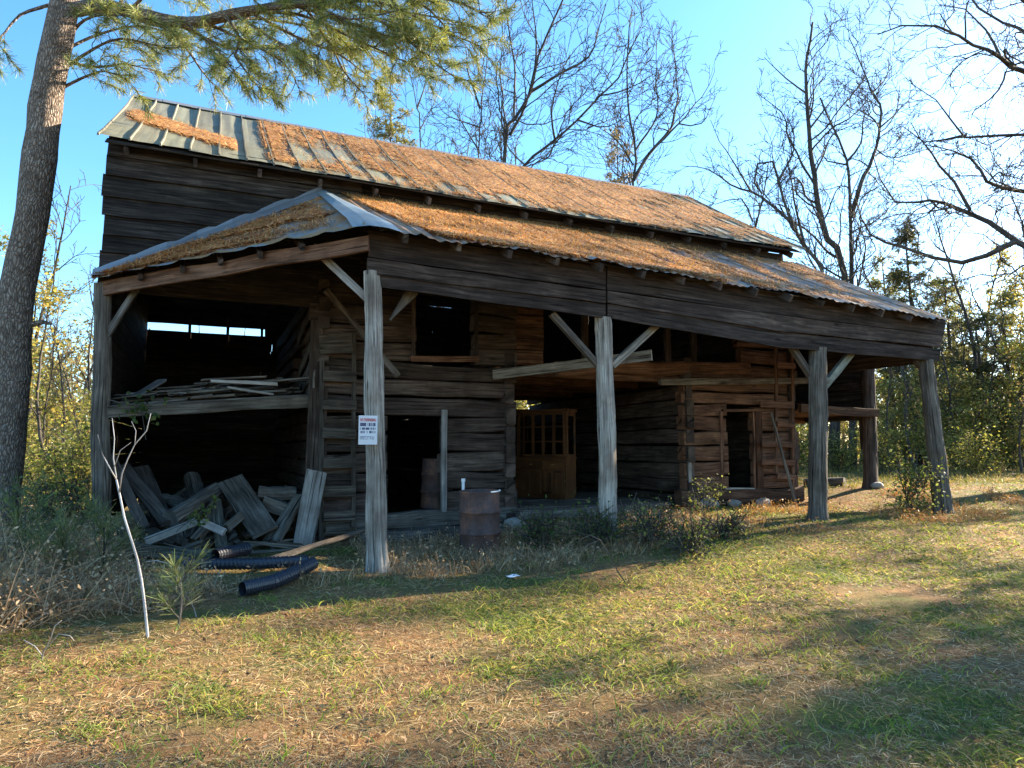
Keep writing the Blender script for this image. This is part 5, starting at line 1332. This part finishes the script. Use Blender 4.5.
# ---- large pine at the left
DP = float(onZ(2, 541, .1) @ fh); t = TreeB(77, .006)
TP = catmull([atD(x, y, DP) for x, y in ((-2, 552), (4, 470), (10, 400), (18, 290), (28, 240), (41, 155), (49, 87), (64, 8), (78, -90), (90, -230), (97, -420), (102, -640))], .35)
TP[0][2] = gz(TP[0][0], TP[0][1]) - .1; m = len(TP)
rad = [(.24 if i else .33) - (.2) * max(0, (i / m - .25)) * 1.15 + .02 * mnoise.noise((i * .9, 2, 3)) for i in range(m)]; rad[1] = .27
t.trunk.tube(TP, rad, 22, .16, (1, 1, 1), freq=1.2)
pine = empty('pine_tree', (TP[0][0], TP[0][1], gz(TP[0][0], TP[0][1])), 'tall old pine with thick scaly trunk at left edge', 'tree')
obj('trunk', t.trunk, M['pine_bark'], pine, smooth=True)
mb = MB(); c_ = atD(30, 324, DP); mb.tube([c_, c_ + cr * .2 + np.array([0, 0, .03]), c_ + cr * .33], [.05, .035, .02], 8, .2); obj('branch_stub', mb, M['pine_bark'], pine)
lb = MB(); tw = MB(); NP_ = []; ND = []; rs = random.Random(5)
def bough(P, r0, r1, spacing=.082, tl=(.22, .68), tuft=.07, start=.15, droop=.0, mb=None):
    P = np.array(P); m = len(P); (mb or lb).tube(P, [r0 + (r1 - r0) * k / (m - 1) for k in range(m)], 7, .12)
    seg = np.linalg.norm(np.diff(P, axis=0), axis=1); cum = np.r_[0, np.cumsum(seg)]; tot = cum[-1]; L = start * tot; sgn = 1
    while L < tot:
        i = min(len(seg) - 1, int(np.searchsorted(cum, L) - 1)); i = max(i, 0); p = P[i] + (P[i + 1] - P[i]) * ((L - cum[i]) / seg[i]); d = nrm(P[i + 1] - P[i])
        sd_ = nrm(np.cross(d, (0, 0, 1))) * sgn; dd = nrm(d * .7 + sd_ * rs.uniform(.4, 1.1) + np.array([0, 0, rs.uniform(-.45, .5)])); l = rs.uniform(*tl)
        k_ = max(3, int(l / tuft)); Q = [p]
        for k in range(k_):
            dd = nrm(dd + np.array([rs.gauss(0, .15), rs.gauss(0, .15), rs.gauss(0, .12) + droop * (.12 if k < k_ * .6 else -.1) * -1])); Q.append(Q[-1] + dd * l / k_)
            if k >= k_ * .3: NP_.append(Q[-1]); ND.append(dd)
        tw.tube(Q, [.008 - .005 * k / k_ for k in range(k_ + 1)], 4, caps=False); L += spacing * rs.uniform(.6, 1.4); sgn = -sgn
    for k in range(3): NP_.append(P[-1]); ND.append(nrm(P[-1] - P[-2]))
def B2(px, D, D2, r0, r1, **k):
    n = len(px); bough(catmull([atD(x, y - (8 + .1 * max(0, y)) * min(1, i / 2), D + (D2 - D) * i / (n - 1) + rs.uniform(-.12, .12)) for i, (x, y) in enumerate(px)], .16), r0, r1, **k)
# the long main limb and its sub-boughs (picture left to right)
mlb = catmull([atD(x, y, DP - .01 * i * 9) for i, (x, y) in enumerate(((60, 12), (100, 6), (140, 14), (188, 23), (235, 14), (290, 4), (350, -6), (420, -18), (480, -30)))], .2)
lb.tube(mlb, [.115 - .085 * k / (len(mlb) - 1) for k in range(len(mlb))], 10, .18)
d0 = DP - .1
for px, a, b_, kw in [
    ([(185, 22), (205, 45), (222, 70), (240, 98)], 10.2, 9.6, dict(start=.1)), ([(235, 14), (265, 40), (290, 65), (318, 92)], 10, 9.3, dict(start=.1)),
    ([(250, 12), (300, 45), (340, 70), (375, 100)], 10.2, 10.6, dict(start=.2)), ([(290, 4), (340, 25), (390, 50), (440, 62)], 10, 9.2, {}), ([(310, 2), (360, 15), (420, 25), (478, 40)], 10, 10.4, {}),
    ([(340, -4), (400, 40), (430, 75), (455, 95)], 9.8, 9.1, {}), ([(350, -6), (420, 0), (460, 12), (490, 30)], 9.8, 9.0, {}), ([(270, 8), (310, 10), (350, 30), (400, 20)], 9.9, 8.8, {}),
    ([(200, 20), (250, 50), (285, 80), (300, 110)], 10.2, 11.2, {}), ([(160, 17), (190, 60), (200, 85), (215, 105)], 10.3, 11.3, dict(start=.3)), ([(225, 15), (240, 45), (235, 70), (260, 108)], 10.1, 9.9, dict(start=.25)),
    ([(62, 70), (90, 58), (120, 52), (165, 62)], 10.6, 10.2, dict(start=.3)), ([(60, 60), (95, 75), (125, 80), (155, 88)], 10.6, 11.0, dict(start=.3)), ([(64, 50), (100, 40), (140, 38), (185, 50)], 10.8, 11.6, dict(start=.3)),
    ([(66, 40), (85, 25), (110, 25), (150, 30)], 10.8, 9.8, dict(start=.3)), ([(58, 90), (85, 85), (105, 88), (125, 96)], 10.6, 10.0, dict(start=.3)),
    ([(110, 5), (150, 30), (190, 40), (230, 38)], 10.5, 11.5, dict(start=.3)), ([(130, 10), (160, -10), (220, -12), (280, -5)], 10.4, 9.4, {}), ([(300, 0), (330, 50), (345, 90), (370, 120)], 10.2, 10.8, {}), ([(380, -15), (430, 15), (450, 45), (480, 60)], 9.6, 10.2, {}),
    ([(300, 3), (345, -8), (400, -20), (460, -10)], 10, 11, {}), ([(210, 18), (270, 25), (330, 45), (390, 72)], 10.1, 11.6, {}), ([(120, 10), (130, -20), (180, -40), (240, -50)], 10.4, 9.6, {}),
    ([(255, 12), (300, 20), (350, 50), (420, 85)], 10.0, 9.7, {}), ([(280, 8), (330, 8), (380, 12), (440, 40)], 9.9, 9.6, {}), ([(50, 5), (20, 20), (5, 45), (-15, 65)], 10.8, 10.6, dict(start=.6)), ([(170, 20), (230, 55), (280, 60), (330, 80)], 10.3, 10.9, {})]:
    B2(px, a, b_, .03, .008, **kw)
# crown out of frame, real boughs all round the upper trunk
for k in range(26):
    f = .55 + .44 * k / 25; i = int(f * (m - 1)); p = TP[i]; an = k * 2.4; l = 3.4 * (1.12 - f) + .9
    e = p + np.array([math.cos(an) * l, math.sin(an) * l, .25 * l - .3]); bough(catmull([p, p + (e - p) * .5 + np.array([0, 0, .25]), e], .3), .05, .012, .2, (.4, .9), .12, .25)
obj('limbs', lb, M['pine_bark'], pine, smooth=True); obj('twigs', tw, M['bark'], pine)
NPa, NDa = np.array(NP_), np.array(ND)
V, Q, c = needles(NPa, NDa, 27, (.09, .18), .0052, .75, PY_)
npmesh('foliage', V, Q, c, M['needle'], pine)

# ---- evergreens in the woods
def conifer(label, px, D, ytop, spread, seed, cols, base_f=.25, dens=1.0, group='evergreens in the woods', at=None):
    p = atD(px, 447, D) if at is None else np.array([at[0], at[1], 0]); H = HC + (447 - ytop) / 690 * D if at is None else at[2]; g = gz(p[0], p[1]); rs = random.Random(seed); root = empty('evergreen_tree', (p[0], p[1], g - .1), label, 'tree', group)
    tk = MB(); P = catmull([np.array([p[0], p[1], g - .2]), np.array([p[0] + .1, p[1], g + H * .5]), np.array([p[0], p[1] + .1, g + H])], .8); tk.tube(P, [.18 - .16 * k / (len(P) - 1) for k in range(len(P))], 8, .12); obj('trunk', tk, M['bark'], root, smooth=True)
    br = MB(); pts = []; dr_ = []
    for k in range(int(H * 11 * dens)):
        f = base_f + (1 - base_f) * rs.random(); an = rs.random() * 6.283; l = spread * (1.08 - f) * rs.uniform(.5, 1.1) + .25; z = g + H * f
        s_ = np.array([p[0], p[1], z]); d = nrm(np.array([math.cos(an), math.sin(an), rs.uniform(-.1, .5)])); Q = [s_ + d * l * q for q in (0, .35, .7, 1.0)]; br.tube(Q, [.025, .018, .012, .006], 4, caps=False)
        for q in range(int(5 + l * 8)):
            a_ = rs.uniform(.3, 1.0); pts.append(s_ + d * l * a_ + np.array([rs.gauss(0, .14), rs.gauss(0, .14), rs.gauss(0, .1)])); dr_.append(nrm(d + np.array([rs.gauss(0, .5), rs.gauss(0, .5), rs.gauss(0, .4) + .2])))
    obj('branches', br, M['bark'], root); V, Q, c = needles(np.array(pts), np.array(dr_), 10, (.14, .28), .022, .55, cols); npmesh('foliage', V, Q, c, M['needle'], root)
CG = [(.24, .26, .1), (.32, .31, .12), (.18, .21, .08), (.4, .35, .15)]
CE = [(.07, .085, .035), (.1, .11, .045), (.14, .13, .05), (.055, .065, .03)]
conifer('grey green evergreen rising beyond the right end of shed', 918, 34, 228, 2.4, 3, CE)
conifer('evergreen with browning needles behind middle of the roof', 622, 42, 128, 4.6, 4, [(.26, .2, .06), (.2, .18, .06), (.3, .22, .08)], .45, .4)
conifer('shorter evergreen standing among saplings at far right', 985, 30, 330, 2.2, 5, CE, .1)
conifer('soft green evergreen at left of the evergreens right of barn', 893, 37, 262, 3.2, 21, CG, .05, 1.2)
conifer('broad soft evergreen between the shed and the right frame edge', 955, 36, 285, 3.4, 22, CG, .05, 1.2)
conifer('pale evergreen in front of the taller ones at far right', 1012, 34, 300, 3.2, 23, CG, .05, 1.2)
conifer('tall evergreen just beyond the right frame edge', 1085, 31, 250, 2.6, 6, CE, .2)
for i, (x, y) in enumerate(((23.5, 6.4), (26, 8.0), (30, 8.4), (21.5, 4.8), (34, 9.6), (27, 6.2))):
    o = copy_tree(protos[3]); o.location = (x, y, gz(x, y) - .1); o.rotation_euler = (0, 0, i * 1.3); o.scale = (1.15, 1.15, 1.15 + .1 * i)
    o['label'] = 'tall thin leafed tree beyond the right edge of the lawn'; o['group'] = 'leafy trees beside the lawn'
conifer('evergreen behind the pine boughs above the roof', 385, 40, 60, 5.0, 8, [(.26, .24, .07), (.2, .2, .06)], .4, .45)
